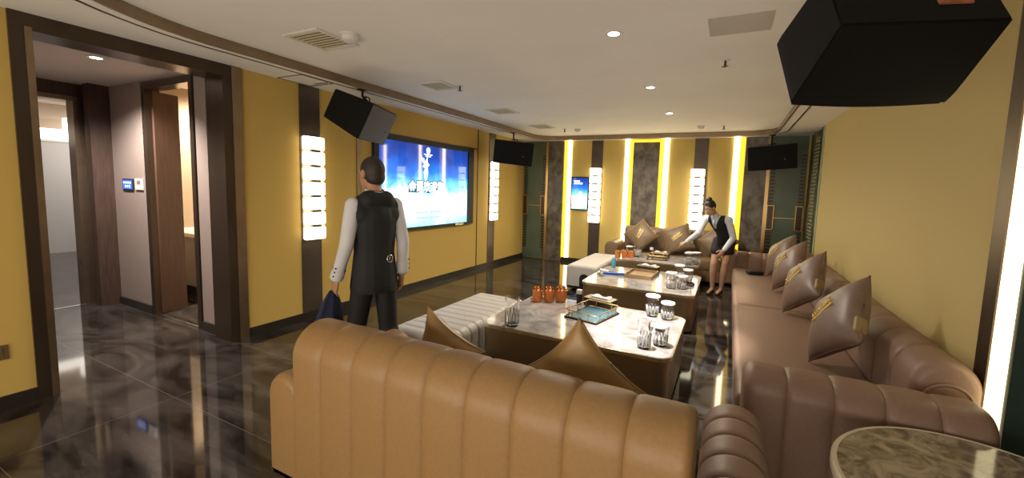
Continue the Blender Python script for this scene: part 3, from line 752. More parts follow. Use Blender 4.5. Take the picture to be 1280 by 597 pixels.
# round side table
t = thing('side_table', 'round brown-marble side table with brass rim against the long sofa arm', 'side table', (.905, 1.795, 0))
R_ = .485
mesh_obj('top', lathe([(.001, .575), (R_ - .02, .575), (R_ - .02, .60), (.001, .60)], 64), M['round_top'], t, True, 30)
mesh_obj('rim', lathe([(R_ - .02, .548), (R_ - .004, .550), (R_, .565), (R_, .592), (R_ - .008, .601), (R_ - .02, .6005)], 64, close=True), mat('pale_stone_rim', (.60, .52, .38), .3, .0), t, True, 50)
mesh_obj('stem', lathe([(.05, .02), (.035, .06), (.03, .5), (.08, .572), (.001, .572)], 32), M['gold'], t, True, 40)
mesh_obj('foot', lathe([(.001, 0), (.24, 0), (.24, .012), (.06, .025), (.001, .025)], 48), M['gold'], t, True, 40)

# ------------------------------------------------------------------ cushions
def cushion_mesh(size, thick, n=22, k=.075):
    bm = bmesh.new(); g = {}
    h = size / 2
    def sh(u, v):   # concave sides, ears at the corners
        return (h * u * (1 - k * (1 - v * v) * abs(u)), h * v * (1 - k * (1 - u * u) * abs(v)))
    for s in (-1, 1):
        for i in range(n + 1):
            for j in range(n + 1):
                u = -cos(pi * i / n); v = -cos(pi * j / n)
                edge = i in (0, n) or j in (0, n)
                if edge and s == 1: continue
                x, z = sh(u, v)
                f = (max(0, (1 - u * u) * (1 - v * v))) ** .42
                wr = 1 + (.05 if k < .1 else .13) * sin(5 * u + 2) * cos(4 * v) + (.0 if k < .1 else .10 * sin(9 * u * v + 3 * v))
                g[(s, i, j)] = bm.verts.new((x, s * thick / 2 * f * wr, z))
    def V(s, i, j): return g[(-1, i, j)] if (i in (0, n) or j in (0, n)) else g[(s, i, j)]
    for s in (-1, 1):
        for i in range(n):
            for j in range(n): bm.faces.new((V(s, i, j), V(s, i + 1, j), V(s, i + 1, j + 1), V(s, i, j + 1)))
    return bm
def piping(size, r=.006, n=16, k=.075):
    h = size / 2; P = []
    for (a, b) in (((-1, -1), (1, -1)), ((1, -1), (1, 1)), ((1, 1), (-1, 1)), ((-1, 1), (-1, -1))):
        for i in range(n):
            u = a[0] + (b[0] - a[0]) * i / n; v = a[1] + (b[1] - a[1]) * i / n
            P.append((h * u * (1 - k * (1 - v * v) * abs(u)), 0, h * v * (1 - k * (1 - u * u) * abs(v))))
    return tube(P, r, 6, closed=True)
def cushion(name, m, size, thick, lab, group, marks=True, k=.075):
    t = thing(name, lab, 'cushion', (0, 0, 0), 0, group)
    mesh_obj('cover', cushion_mesh(size, thick, 22, k), m, t, True)
    mesh_obj('piping', piping(size, k=k), m, t, True)
    if marks:
        e = text_obj('LUXURY', .050, M['gold_thread'], t, Matrix.Translation((-.015, -thick / 2 - .001, .045)) @ Matrix.Rotation(radians(-24), 4, 'Y') @ Matrix.Rotation(pi / 2, 4, 'X'), .004, name='embroidery')
        bm = bx(-.10, .10, -.004, .006, -.004, .004); bm.transform(Matrix.Translation((.0, -thick / 2 - .001, .005)) @ Matrix.Rotation(radians(-24), 4, 'Y')); mesh_obj('embroidered_line', bm, M['gold_thread'], t)
        mesh_obj('fabric_tag', bx(size / 2 - .060, size / 2 - .008, -.040, .040, -size / 2 + .07, -size / 2 + .19, bev=.019), mat('gold_fabric_tag', (.26, .185, .08), .5), t)
    return t
def eul(yaw, pit, roll):
    return (Matrix.Rotation(yaw, 4, 'Z') @ Matrix.Rotation(pit, 4, 'X') @ Matrix.Rotation(roll, 4, 'Y')).to_euler('XYZ')
c0 = cushion('throw_cushion', M['cushion_dark'], .50, .22, 'mocha cushion with gold lettering, first from the near arm of the long sofa', None)
c0.location = (.720, 3.31, .778); c0.rotation_euler = eul(-1.40, -.40, -.68)
dup(c0, (.70, 4.60, .778), None, 'mocha cushion with gold tag, second from the near arm of the long sofa', None, eul(-1.30, -.42, -.64))
dup(c0, (.69, 5.62, .778), None, 'mocha cushion, third from the near arm of the long sofa, shadowed on one side', None, eul(-1.25, -.40, -.58))
dup(c0, (.69, 6.50, .778), None, 'mocha cushion nearest the far arm of the long sofa', None, eul(-1.22, -.40, -.55))
c1 = cushion('throw_cushion', mat('golden_brown_satin', (.29, .17, .06), .38, noise=.1, scale=12), .45, .15, 'golden-brown cushion peak over the camel sofa back, below the marble table tray', None, False, .17)
c1.location = (-.545, 1.64, .742); c1.rotation_euler = eul(pi + .10, -.12, radians(45))
_c = dup(c1, (-1.31, 1.69, .685), None, 'golden-brown cushion peak over the camel sofa back beside the pale bench', None, eul(pi - .1, -.12, radians(-24))); _c.scale = (.91, .91, .91)
c2 = cushion('throw_cushion', M['cushion'], .50, .14, 'broad cushion standing on its corner at the sconce-free end of the far sofa', None)
c2.location = (-1.50, 7.89, .765); c2.rotation_euler = eul(.05, -.48, radians(-45))
c2['label'] = 'cushion standing on its corner on the far sofa below the middle stone panel'
dup(c2, (-.82, 7.87, .755), None, 'cushion on the far sofa beside the reaching hand of the waitress', None, eul(-.1, -.45, radians(-22)))
dup(c2, (-.14, 7.84, .775), None, 'cushion on the far sofa half hidden behind the waitress', None, eul(-.15, -.48, radians(-48)))

t = thing('remote_pouch', 'small black pouch lying on the long sofa seat near its far arm', 'pouch', (.40, 6.70, .447), .3)
mesh_obj('body', bx(-.11, .11, -.07, .07, 0, .05, bev=.022, seg=3), M['black'], t, True, 60)
mesh_obj('flap', bx(-.105, .105, -.075, .0, .035, .056, bev=.008), M['black'], t, True, 60)

# ------------------------------------------------------------------ tableware
def tumbler(name, r, h, lab, cap, group):
    t = thing(name, lab, 'glass', (0, 0, 0), 0, group)
    seg = 32
    rm = lambda R, z, k: R * (1 - (.035 if (k % 4 == 0 and .02 < z < h * .62 and R > r * .9) else 0))
    mesh_obj('bowl', lathe([(.001, 0), (r * .86, 0), (r * .9, .01), (r * .98, h * .6), (r, h), (r - .005, h), (r * .92, h * .6), (r * .83, .022), (.001, .020)], seg, rmod=None), M['glass'], t, True, 40)
    bm = bmesh.new()
    for k in range(12):
        a = 2 * pi * k / 12
        tube([(r * .91 * cos(a), r * .91 * sin(a), .015), (r * .985 * cos(a + .2), r * .985 * sin(a + .2), h * .55)], .004, 5, bm)
        tube([(r * .91 * cos(a), r * .91 * sin(a), .015), (r * .985 * cos(a - .2), r * .985 * sin(a - .2), h * .55)], .004, 5, bm)
    mesh_obj('cut_pattern', bm, M['frost'], t, True)
    if cap:
        bm = lathe([(.001, h + .010), (r * 1.1, h + .008), (r * 1.16, h - .004), (r * 1.10, h - .006), (r * 1.04, h + .001), (.001, h + .002)], 28)
        mesh_obj('paper_lid', bm, M['paper'], t, True, 40)
    return t
TZ = .45
g0 = tumbler('drinking_glass', .062, .245, 'tall clear glass alone at the bench end of the first coffee table', False, None); g0.location = (-1.585, 2.92, TZ)
g1 = tumbler('drinking_glass', .058, .19, 'tall paper-capped glass at the far edge of the first coffee table', True, None); g1.location = (-.585, 3.82, TZ)
g2 = tumbler('drinking_glass', .056, .15, 'shorter paper-capped glass beside the tall one on the first coffee table', True, None); g2.location = (-.445, 3.79, TZ)
g3 = tumbler('drinking_glass', .052, .205, 'taller uncapped glass at the front of the first coffee table by the ashtray', False, None); g3.location = (-.505, 2.99, TZ)
dup(g2, (-.405, 3.10, TZ), 0, 'shorter capped glass at the front of the first coffee table by the ashtray')
for (x, y, g, lab) in ((-.575, 5.06, g1, 'taller capped glass of the front pair on the middle coffee table'), (-.455, 5.12, g2, 'shorter capped glass of the front pair on the middle coffee table'),
                       (-.545, 5.66, g1, 'taller capped glass of the rear pair on the middle coffee table'), (-.43, 5.60, g2, 'shorter capped glass of the rear pair on the middle coffee table'),
                       (-.545, 6.93, g1, 'front capped glass of the trio under the reaching hand'), (-.43, 7.06, g1, 'capped glass of the trio next to the waitress'), (-.55, 7.30, g2, 'rear capped glass of the trio under the reaching hand'),
                       (-1.42, 7.20, g0, 'tall glass beside the orange jars on the far coffee table'), (-1.60, 7.38, g2, 'short capped glass behind the orange jars on the far coffee table')):
    dup(g, (x, y, TZ), 0, lab)

def jar(lab, group):
    t = thing('candle_jar', lab, 'candle jar', (0, 0, 0), 0, group)
    r, h = .052, .115
    mesh_obj('body', lathe([(.001, 0), (r * .92, 0), (r, .012), (r, h), (r * .9, h + .006), (r * .84, h - .004), (.001, h - .01)], 24), M['orange'], t, True, 40)
    bm = bmesh.new()
    for k in range(7):
        a = 2 * pi * k / 7 + .3
        lathe([(.001, 0), (.008, .0), (.006, .016), (.001, .024)], 6, bm, (r * .88 * cos(a), r * .88 * sin(a), h))
    mesh_obj('leaf_crown', bm, M['wick'], t)
    return t
j0 = jar('orange jar in the front row of the cluster on the first coffee table', 'orange jars on the first coffee table')
u = Vector((.105, .062, 0)); vv = Vector((-.05, .10, 0)); P0 = Vector((-1.715, 3.70, TZ)); first = True
names1 = (('front row, bench end', 'front row, middle', 'front row, tray end'), ('back row, bench end', 'back row, middle', 'back row, tray end'))
pre = 'orange jar, first coffee table, '
for r_ in range(2):
    for k in range(3):
        p = P0 + u * k + vv * r_
        if first: j0.location = p; j0['label'] = pre + names1[0][0]; first = False
        else: dup(j0, p, None, pre + names1[r_][k])
for k, lab in enumerate(('orange jar on the far coffee table nearest the bench', 'middle orange jar on the far coffee table', 'orange jar on the far coffee table next to the tall glass')):
    dup(j0, (-1.70 + k * .10, 6.93 + k * .07, TZ), None, lab, 'orange jars on the far coffee table')

# gold-railed trays
def rail_tray(loc, rz, w, d, lab, mat_in):
    t = thing('serving_tray', lab, 'tray', loc, rz)
    mesh_obj('base', bx(-w / 2, w / 2, -d / 2, d / 2, 0, .014, bev=.004), M['black'], t)
    mesh_obj('mat', bx(-w / 2 + .02, w / 2 - .02, -d / 2 + .02, d / 2 - .02, .014, .018), mat_in, t)
    bm = bmesh.new(); z = .075; r = .0055; c = .03
    pts = [(p[0], p[1], z) for p in rrect2(w - .012, d - .012, .025, 4)]
    tube(pts, r, 8, bm, True)
    tube([(p[0], p[1], .018) for p in pts], .004, 6, bm, True)
    for x in (-w / 2 + .006, w / 2 - .006):
        for y in (-d * .33, 0., d * .33): tube([(x, y, .014), (x, y, z)], .004, 6, bm)
    for y in (-d / 2 + .006, d / 2 - .006):
        for x in (-w * .25, w * .25): tube([(x, y, .014), (x, y, z)], .004, 6, bm)
    mesh_obj('gold_rail', bm, M['gold'], t, True)
    return t
rail_tray((-1.075, 3.53, TZ), radians(-13), .335, .44, 'black tray with teal mat and gold rail on the first coffee table', M['teal'])
rail_tray((-1.07, 7.20, TZ), radians(3), .34, .30, 'black gold-railed tray on the far coffee table', M['black'])
def tissue_box(loc, rz, lab):
    t = thing('tissue_box', lab, 'tissue box', loc, rz)
    mesh_obj('case', bx(-.15, .15, -.075, .075, 0, .075, bev=.006), mat('dark_brown_case', (.045, .034, .026), .35), t)
    mesh_obj('gold_lid', bx(-.152, .152, -.077, .077, .075, .083, bev=.003), mat('dull_gold_lid', (.30, .235, .16), .35, .7), t)
    mesh_obj('slot', bx(-.09, .09, -.045, -.005, .083, .085), M['black'], t)
    bm = bmesh.new(); n = 8
    V = [[bm.verts.new((-.10 + .2 * i / n, .0 + .06 * j / 3, .086 + .012 * sin(i * 1.1) * (j / 3) + .006 * j / 3)) for j in range(4)] for i in range(n + 1)]
    for i in range(n):
        for j in range(3): bm.faces.new((V[i][j], V[i + 1][j], V[i + 1][j + 1], V[i][j + 1]))
    mesh_obj('tissue', bm, M['paper'], t, True)
    return t
tissue_box((-1.10, 3.865, TZ), radians(-13), 'brown tissue box with gold lid behind the teal-matted tray')
tissue_box((-1.01, 5.975, TZ), radians(-10), 'brown tissue box at the back of the middle coffee table')
tissue_box((-1.06, 7.46, TZ), radians(3), 'dark tissue box with gold lid behind the far gold-railed tray')
def holder(loc, lab, with_pen=True):
    t = thing('bottle_opener_stand', lab, 'stand', loc, 0)
    mesh_obj('post', bx(-.022, .022, -.022, .022, 0, .10, bev=.004), M['black'], t)
    mesh_obj('cap', bx(-.028, .028, -.02, .02, .10, .145, bev=.006), M['paper'], t)
    if with_pen: mesh_obj('blue_arm', tube([(-.10, .02, .05), (-.02, 0, .085)], .009, 8), M['blue_plastic'], t, True)
holder((-1.315, 3.84, TZ), 'small black post with white cap and blue arm beside the teal-matted tray')
holder((-1.23, 7.53, TZ), 'small black post with white cap behind the far tray', False)
def ashtray(loc, rz, lab):
    t = thing('ashtray', lab, 'ashtray', loc, rz)
    mesh_obj('body', lathe([(.001, 0), (.075, 0), (.082, .03), (.070, .032), (.060, .012), (.001, .010)], 4), M['bronze'], t)
    bm = bmesh.new(); tube([(.055 * cos(a * pi / 8), .055 * sin(a * pi / 8), .034) for a in range(9)], .012, 8, bm)
    mesh_obj('curved_rest', bm, mat('burgundy_lacquer', (.06, .02, .02), .25), t, True)
ashtray((-.465, 3.47, TZ), .5, 'dark ashtray between the two glass pairs on the first coffee table')
ashtray((-.40, 5.34, TZ), .4, 'dark ashtray beside the glass pairs on the middle coffee table')
t = thing('serving_tray', 'shallow pale wooden tray on the middle coffee table', 'tray', (-1.03, 5.60, TZ), radians(-2))
w, d = .34, .46
mesh_obj('base', bx(-w / 2, w / 2, -d / 2, d / 2, 0, .015), M['wood_tray'], t)
mesh_obj('rim', boxes([(-w / 2 - .01, w / 2 + .01, -d / 2 - .01, -d / 2, 0, .05), (-w / 2 - .01, w / 2 + .01, d / 2, d / 2 + .01, 0, .05), (-w / 2 - .01, -w / 2, -d / 2, d / 2, 0, .05), (w / 2, w / 2 + .01, -d / 2, d / 2, 0, .05)]), M['wood_tray'], t)
def marker(loc, rz, m1, m2, lab, L=.24):
    t = thing('spray_tube', lab, 'tube', loc, rz)
    mesh_obj('barrel', tube([(-L / 2, 0, .022), (L * .2, 0, .022)], .02, 12), m1, t, True, 40)
    mesh_obj('cap', tube([(L * .2, 0, .022), (L * .5, 0, .022)], .0215, 12), m2, t, True, 40)
marker((-1.37, 5.42, TZ), .2, M['blue_plastic'], M['blue_plastic'], 'bright blue tube with blue cap lying on the middle coffee table', .30)
marker((-1.50, 5.52, TZ), -.5, M['paper'], M['silver'], 'white tube lying behind the blue-capped one')
marker((-1.53, 5.32, TZ), 2.2, M['silver'], M['paper'], 'short silver tube at the bench end of the middle coffee table', .16)
t = thing('water_bottle', 'small light blue bottle standing at the back corner of the middle coffee table', 'bottle', (-1.53, 6.0, TZ))
mesh_obj('body', lathe([(.001, 0), (.03, 0), (.032, .01), (.032, .12), (.02, .14), (.001, .14)], 16), M['cyan_plastic'], t, True, 40)
mesh_obj('cap', lathe([(.016, .14), (.016, .165), (.001, .165)], 12), M['paper'], t, True, 40)

# ------------------------------------------------------------------ people
def _cap_geo(bm, a, b, ra, rb, flat=None):
    a, b = Vector(a), Vector(b); t = (b - a); L = t.length
    t = t.normalized() if L > 1e-6 else Vector((0, 0, 1))
    u = t.cross(Vector((0, 1, 0)));
    if u.length < .1: u = t.cross(Vector((1, 0, 0)))
    u.normalize(); w = t.cross(u)
    S = 16; rings = []
    for k in range(1, 6): ang = -pi / 2 + k * pi / 12; rings.append((a + t * ra * sin(ang), ra * cos(ang)))
    rings.append((a, ra)); rings.append((b, rb))
    for k in range(1, 6): ang = k * pi / 12; rings.append((b + t * rb * sin(ang), rb * cos(ang)))
    R = []
    def pt(c, d):
        if flat:
            fd = Vector(flat[0]).normalized(); k = d.dot(fd); d = d + fd * k * (flat[1] - 1)
        return c + d
    for c, r in rings: R.append([bm.verts.new(pt(c, (u * cos(2 * pi * i / S) + w * sin(2 * pi * i / S)) * r)) for i in range(S)])
    p0 = bm.verts.new(a - t * ra); p1 = bm.verts.new(b + t * rb)
    for i in range(S):
        bm.faces.new((p0, R[0][(i + 1) % S], R[0][i])); bm.faces.new((p1, R[-1][i], R[-1][(i + 1) % S]))
    for A, B in zip(R, R[1:]):
        for i in range(S): bm.faces.new((A[i], A[(i + 1) % S], B[(i + 1) % S], B[i]))

def _ell_geo(bm, c, r, rot=None):
    g = bmesh.ops.create_uvsphere(bm, u_segments=20, v_segments=14, radius=1.)
    m = Matrix.Translation(c) @ (rot.to_4x4() if rot else Matrix.Identity(4)) @ Matrix.Diagonal((*r, 1))
    bmesh.ops.transform(bm, matrix=m, verts=g['verts'])

def blob(name, prims, m, parent, voxel=.009, smooth=6, clip=None):
    bm = bmesh.new()
    for p in prims:
        if p[0] == 'c': _cap_geo(bm, *p[1:])
        else: _ell_geo(bm, *p[1:])
    bmesh.ops.recalc_face_normals(bm, faces=bm.faces)
    me = bpy.data.meshes.new(name + '_src'); bm.to_mesh(me); bm.free()
    o = link(bpy.data.objects.new(name + '_src', me))
    r = o.modifiers.new('r', 'REMESH'); r.mode = 'VOXEL'; r.voxel_size = voxel
    s = o.modifiers.new('s', 'SMOOTH'); s.iterations = smooth; s.factor = .5
    dg = bpy.context.evaluated_depsgraph_get()
    me2 = bpy.data.meshes.new_from_object(o.evaluated_get(dg)); me2.name = name
    bpy.data.objects.remove(o); bpy.data.meshes.remove(me)
    if clip:
        b2 = bmesh.new(); b2.from_mesh(me2)
        for co, no in clip:
            bmesh.ops.bisect_plane(b2, geom=list(b2.verts) + list(b2.edges) + list(b2.faces), plane_co=co, plane_no=no, clear_outer=True)
        b2.to_mesh(me2); b2.free()
    me2.materials.clear(); me2.materials.append(m)
    for p in me2.polygons: p.use_smooth = True
    o2 = link(bpy.data.objects.new(name, me2)); o2.parent = parent
    return o2

def hand(wrist, d, palm_n, thumb_d, curl, s=1.):
    """prims of a hand: wrist point, pointing direction d, palm normal, thumb side direction, curl angle per joint"""
    d, n, th = Vector(d).normalized(), Vector(palm_n).normalized(), Vector(thumb_d).normalized()
    w = Vector(wrist); P = []
    P.append(('c', tuple(w), tuple(w + d * .05 * s), .026 * s, .036 * s, (tuple(n), .5)))
    P.append(('c', tuple(w + d * .04 * s), tuple(w + d * .082 * s), .038 * s, .038 * s, (tuple(n), .42)))
    for k, (off, L) in enumerate(((.030, .072), (.010, .080), (-.010, .074), (-.030, .058))):
        p = w + d * .092 * s + th * off * s; dd = d.copy(); r = .0088 * s
        for j, fr in enumerate((.45, .32, .23)):
            c = curl * (.7 + .15 * k)
            dd = (Matrix.Rotation(c, 3, th.cross(Vector((0, 0, 0))) if False else d.cross(n)) @ dd)
            q = p + dd * L * fr * s
            P.append(('c', tuple(p), tuple(q), r, r * .93)); p = q; r *= .93
    p = w + d * .03 * s + th * .030 * s
    for L, dv in ((.035, (th * .75 + d * .7)), (.03, (th * .35 + d * .9 + n * .2)), (.024, (th * .1 + d * .9 + n * .35))):
        q = p + dv.normalized() * L * s; P.append(('c', tuple(p), tuple(q), .0115 * s, .010 * s)); p = q
    return P

def lerp(a, b, t): return tuple(a[i] + (b[i] - a[i]) * t for i in range(3))

def man():
    """local frame: +y is forward (away from the camera), x to his right; origin between the feet"""
    t = thing('person', 'man in black waistcoat and pale shirt walking away, seen from behind, holding a navy cloth', 'person', (-2.37, 2.19, 0), radians(74))
    L = dict(sh=(-.160, -.01, 1.440), el=(-.214, -.02, 1.16), wr=(-.228, .115, .905))
    Rr = dict(sh=(.160, -.01, 1.440), el=(.205, -.05, 1.165), wr=(.200, -.05, .925))
    hip = {-1: (-.080, 0, .90), 1: (.080, 0, .90)}
    kn = {-1: (-.095, .10, .50), 1: (.10, -.02, .49)}
    an = {-1: (-.095, .12, .09), 1: (.105, -.22, .13)}
    hd = (-.005, .035, 1.665)
    HR = Matrix.Rotation(radians(12), 3, 'Z')          # head turned to his left
    def H(x, y, z): v = HR @ Vector((x, y, z)); return (hd[0] + v.x, hd[1] + v.y, hd[2] + v.z)
    P = [('e', H(0, -.012, .022), (.074, .094, .098), HR), ('e', H(0, .022, -.045), (.058, .068, .068), HR), ('c', H(0, .045, -.085), H(0, .05, -.09), .03, .03),
         ('c', (0, -.005, 1.50), H(0, -.02, -.06), .058, .054), ('c', (0, -.01, 1.47), (0, -.005, 1.53), .075, .058),
         ('c', H(0, .085, .0), H(0, .103, -.022), .010, .014), ('c', H(-.012, .088, -.055), H(.012, .088, -.055), .011, .011),
         ('e', H(-.034, .074, .02), (.018, .014, .012), HR), ('e', H(.034, .074, .02), (.018, .014, .012), HR)]
    for s in (-1, 1):
        P += [('e', H(s * .080, -.008, -.005), (.012, .022, .034), HR)]
    P += [('c', (0, 0, 1.34), (0, 0, 1.02), .130, .115, ((0, 1, 0), .70)), ('c', (-.11, 0, 1.41), (.11, 0, 1.41), .058, .058), ('c', (-.05, 0, .93), (.05, 0, .93), .108, .108, ((0, 1, 0), .85))]
    for A, s in ((L, -1), (Rr, 1)):
        P += [('c', A['sh'], A['el'], .042, .036), ('c', A['el'], A['wr'], .034, .025)]
    P += hand(L['wr'], (-.06, .30, -1), (1, .1, 0), (.1, 1, .15), .30, 1.02)
    P += hand(Rr['wr'], (-.02, .25, -1), (-1, .1, 0), (-.1, 1, .2), .26, 1.02)
    for s in (-1, 1):
        P += [('c', hip[s], kn[s], .070, .052), ('c', kn[s], an[s], .052, .036), ('c', an[s], (an[s][0], an[s][1] + .13, .035), .035, .03)]
    blob('body', P, M['skin_m'], t, .0050, 5)
    # hair: cropped cap over the back and crown
    hp = [('e', H(0, -.017, .030), (.080, .097, .100), HR), ('e', H(0, -.045, -.02), (.070, .068, .070), HR)]
    fn = HR @ Vector((0, .86, -.5))
    blob('hair', hp, M['hair_short'], t, .006, 4, clip=[(H(0, .045, .03), tuple(fn)), (H(0, -.07, -.075), (0, .1, -1))])
    for s in (-1, 1):
        e = blob('eye', [('e', H(s * .032, .080, .016), (.012, .010, .008), HR)], M['eye'], t, .004, 1)
        blob('iris', [('e', H(s * .032, .089, .016), (.005, .003, .005), HR)], M['iris'], e, .002, 1)
    # shirt: sleeves, shoulders and collar
    S = [('c', (0, 0, 1.35), (0, 0, 1.0), .138, .128, ((0, 1, 0), .70)), ('c', (-.12, -.003, 1.42), (.12, -.003, 1.42), .058, .058), ('c', (0, -.01, 1.46), (0, .0, 1.49), .085, .070)]
    for A in (L, Rr):
        m_ = lerp(A['el'], A['wr'], .55)
        S += [('c', A['sh'], A['el'], .056, .048), ('c', A['el'], m_, .048, .043), ('c', m_, lerp(A['el'], A['wr'], .97), .044, .040)]
    sh = blob('shirt', S, M['shirt'], t, .008, 8)
    blob('collar', [('c', (0, -.012, 1.515), (0, -.002, 1.545), .074, .068)], M['shirt'], sh, .005, 2, clip=[((0, 0, 1.558), (.0, -.25, 1))])
    for A, s in ((L, -1), (Rr, 1)):
        d = (Vector(A['wr']) - Vector(A['el'])).normalized()
        w = Vector(A['wr']) - d * .005
        blob('cuff', [('c', tuple(w - d * .065), tuple(w), .048, .047)], M['shirt'], sh, .005, 1, clip=[(tuple(w + d * .008), tuple(d)), (tuple(w - d * .075), tuple(-d))])
        bm = bmesh.new()
        for q in (.02, .055, .09):
            c = w - d * q + Vector((s * .040, -.028, 0)); _ell_geo(bm, tuple(c), (.006, .006, .006))
        mesh_obj('cuff_button', bm, M['black'], sh, True)
    # waistcoat
    V = [('c', (0, -.004, 1.33), (0, -.002, 1.08), .166, .148, ((0, 1, 0), .74)), ('c', (0, 0, 1.08), (0, 0, .84), .150, .178, ((0, 1, 0), .76)), ('c', (-.06, -.040, 1.478), (.06, -.040, 1.478), .070, .070),
         ('c', (-.060, -.012, 1.475), (-.128, -.008, 1.428), .060, .066), ('c', (.060, -.012, 1.475), (.128, -.008, 1.428), .060, .066), ('c', (-.10, -.008, 1.37), (.10, -.008, 1.37), .09, .09)]
    v = blob('waistcoat', V, M['vest'], t, .008, 9, clip=[((0, 0, .80), (0, 0, -1)), ((-.166, 0, 0), (-1, 0, 0)), ((.166, 0, 0), (1, 0, 0))])
    bm = bmesh.new(); tube([(.052 + .022 * cos(a * pi / 8), -.131, 1.05 + .026 * sin(a * pi / 8)) for a in range(16)], .004, 6, bm, True)
    tube([(.052, -.131, 1.035), (.052, -.131, 1.065)], .003, 6, bm)
    mesh_obj('buckle', bm, M['silver'], v, True)
    # trousers
    T = [('c', (-.055, 0, .93), (.055, 0, .93), .105, .105, ((0, 1, 0), .95)), ('c', (0, 0, 1.0), (0, 0, .9), .115, .125, ((0, 1, 0), .82))]
    for s in (-1, 1):
        T += [('c', hip[s], kn[s], .084, .070), ('c', kn[s], (an[s][0], an[s][1], an[s][2] + .0), .072, .062)]
    blob('trousers', T, M['trouser'], t, .009, 5)
    for s in (-1, 1):
        a = an[s]; blob('shoe', [('c', (a[0], a[1] - .04, .04), (a[0], a[1] + .15, .034), .040, .036), ('c', (a[0], a[1] - .02, .08), (a[0], a[1], .06), .04, .04)], M['shoe'], t, .007, 3, clip=[((0, 0, .002), (0, 0, -1))])
    # the cloth he holds
    return t, L, Rr
MAN, ML, MR = man()
bpy.context.view_layer.update()
def navy_cloth():
    w = MAN.matrix_world if MAN.matrix_world != Matrix.Identity(4) else Matrix.Translation(MAN.location) @ MAN.rotation_euler.to_matrix().to_4x4()
    w = Matrix.Translation(MAN.location) @ MAN.rotation_euler.to_matrix().to_4x4()
    p = w @ Vector((ML['wr'][0] - .02, ML['wr'][1] + .035, ML['wr'][2] - .115))
    bm = bmesh.new(); n, seg = 10, 26; rings = []
    for i in range(n + 1):
        f = i / n; z = .02 - .30 * f
        R = .018 + .085 * f ** .7
        rings.append([bm.verts.new((R * (1 + .25 * sin(3 * a + 1.5) + .14 * sin(7 * a + 4 * f)) * cos(a) - .05 * f, R * .6 * (1 + .2 * sin(4 * a)) * sin(a), z + .035 * f * sin(2 * a + .6))) for a in [2 * pi * k / seg for k in range(seg)]])
    for A, B in zip(rings, rings[1:]):
        for k in range(seg): bm.faces.new((A[k], A[(k + 1) % seg], B[(k + 1) % seg], B[k]))
    bm.faces.new(rings[0][::-1]); bm.faces.new(rings[-1])
    o = mesh_obj('cleaning_cloth', bm, M['navy'], None, True)
    o.location = p; o.rotation_euler = (0, 0, radians(74))
    tag(o, 'crumpled navy cloth hanging from the walking man\'s hand', 'cloth')
navy_cloth()

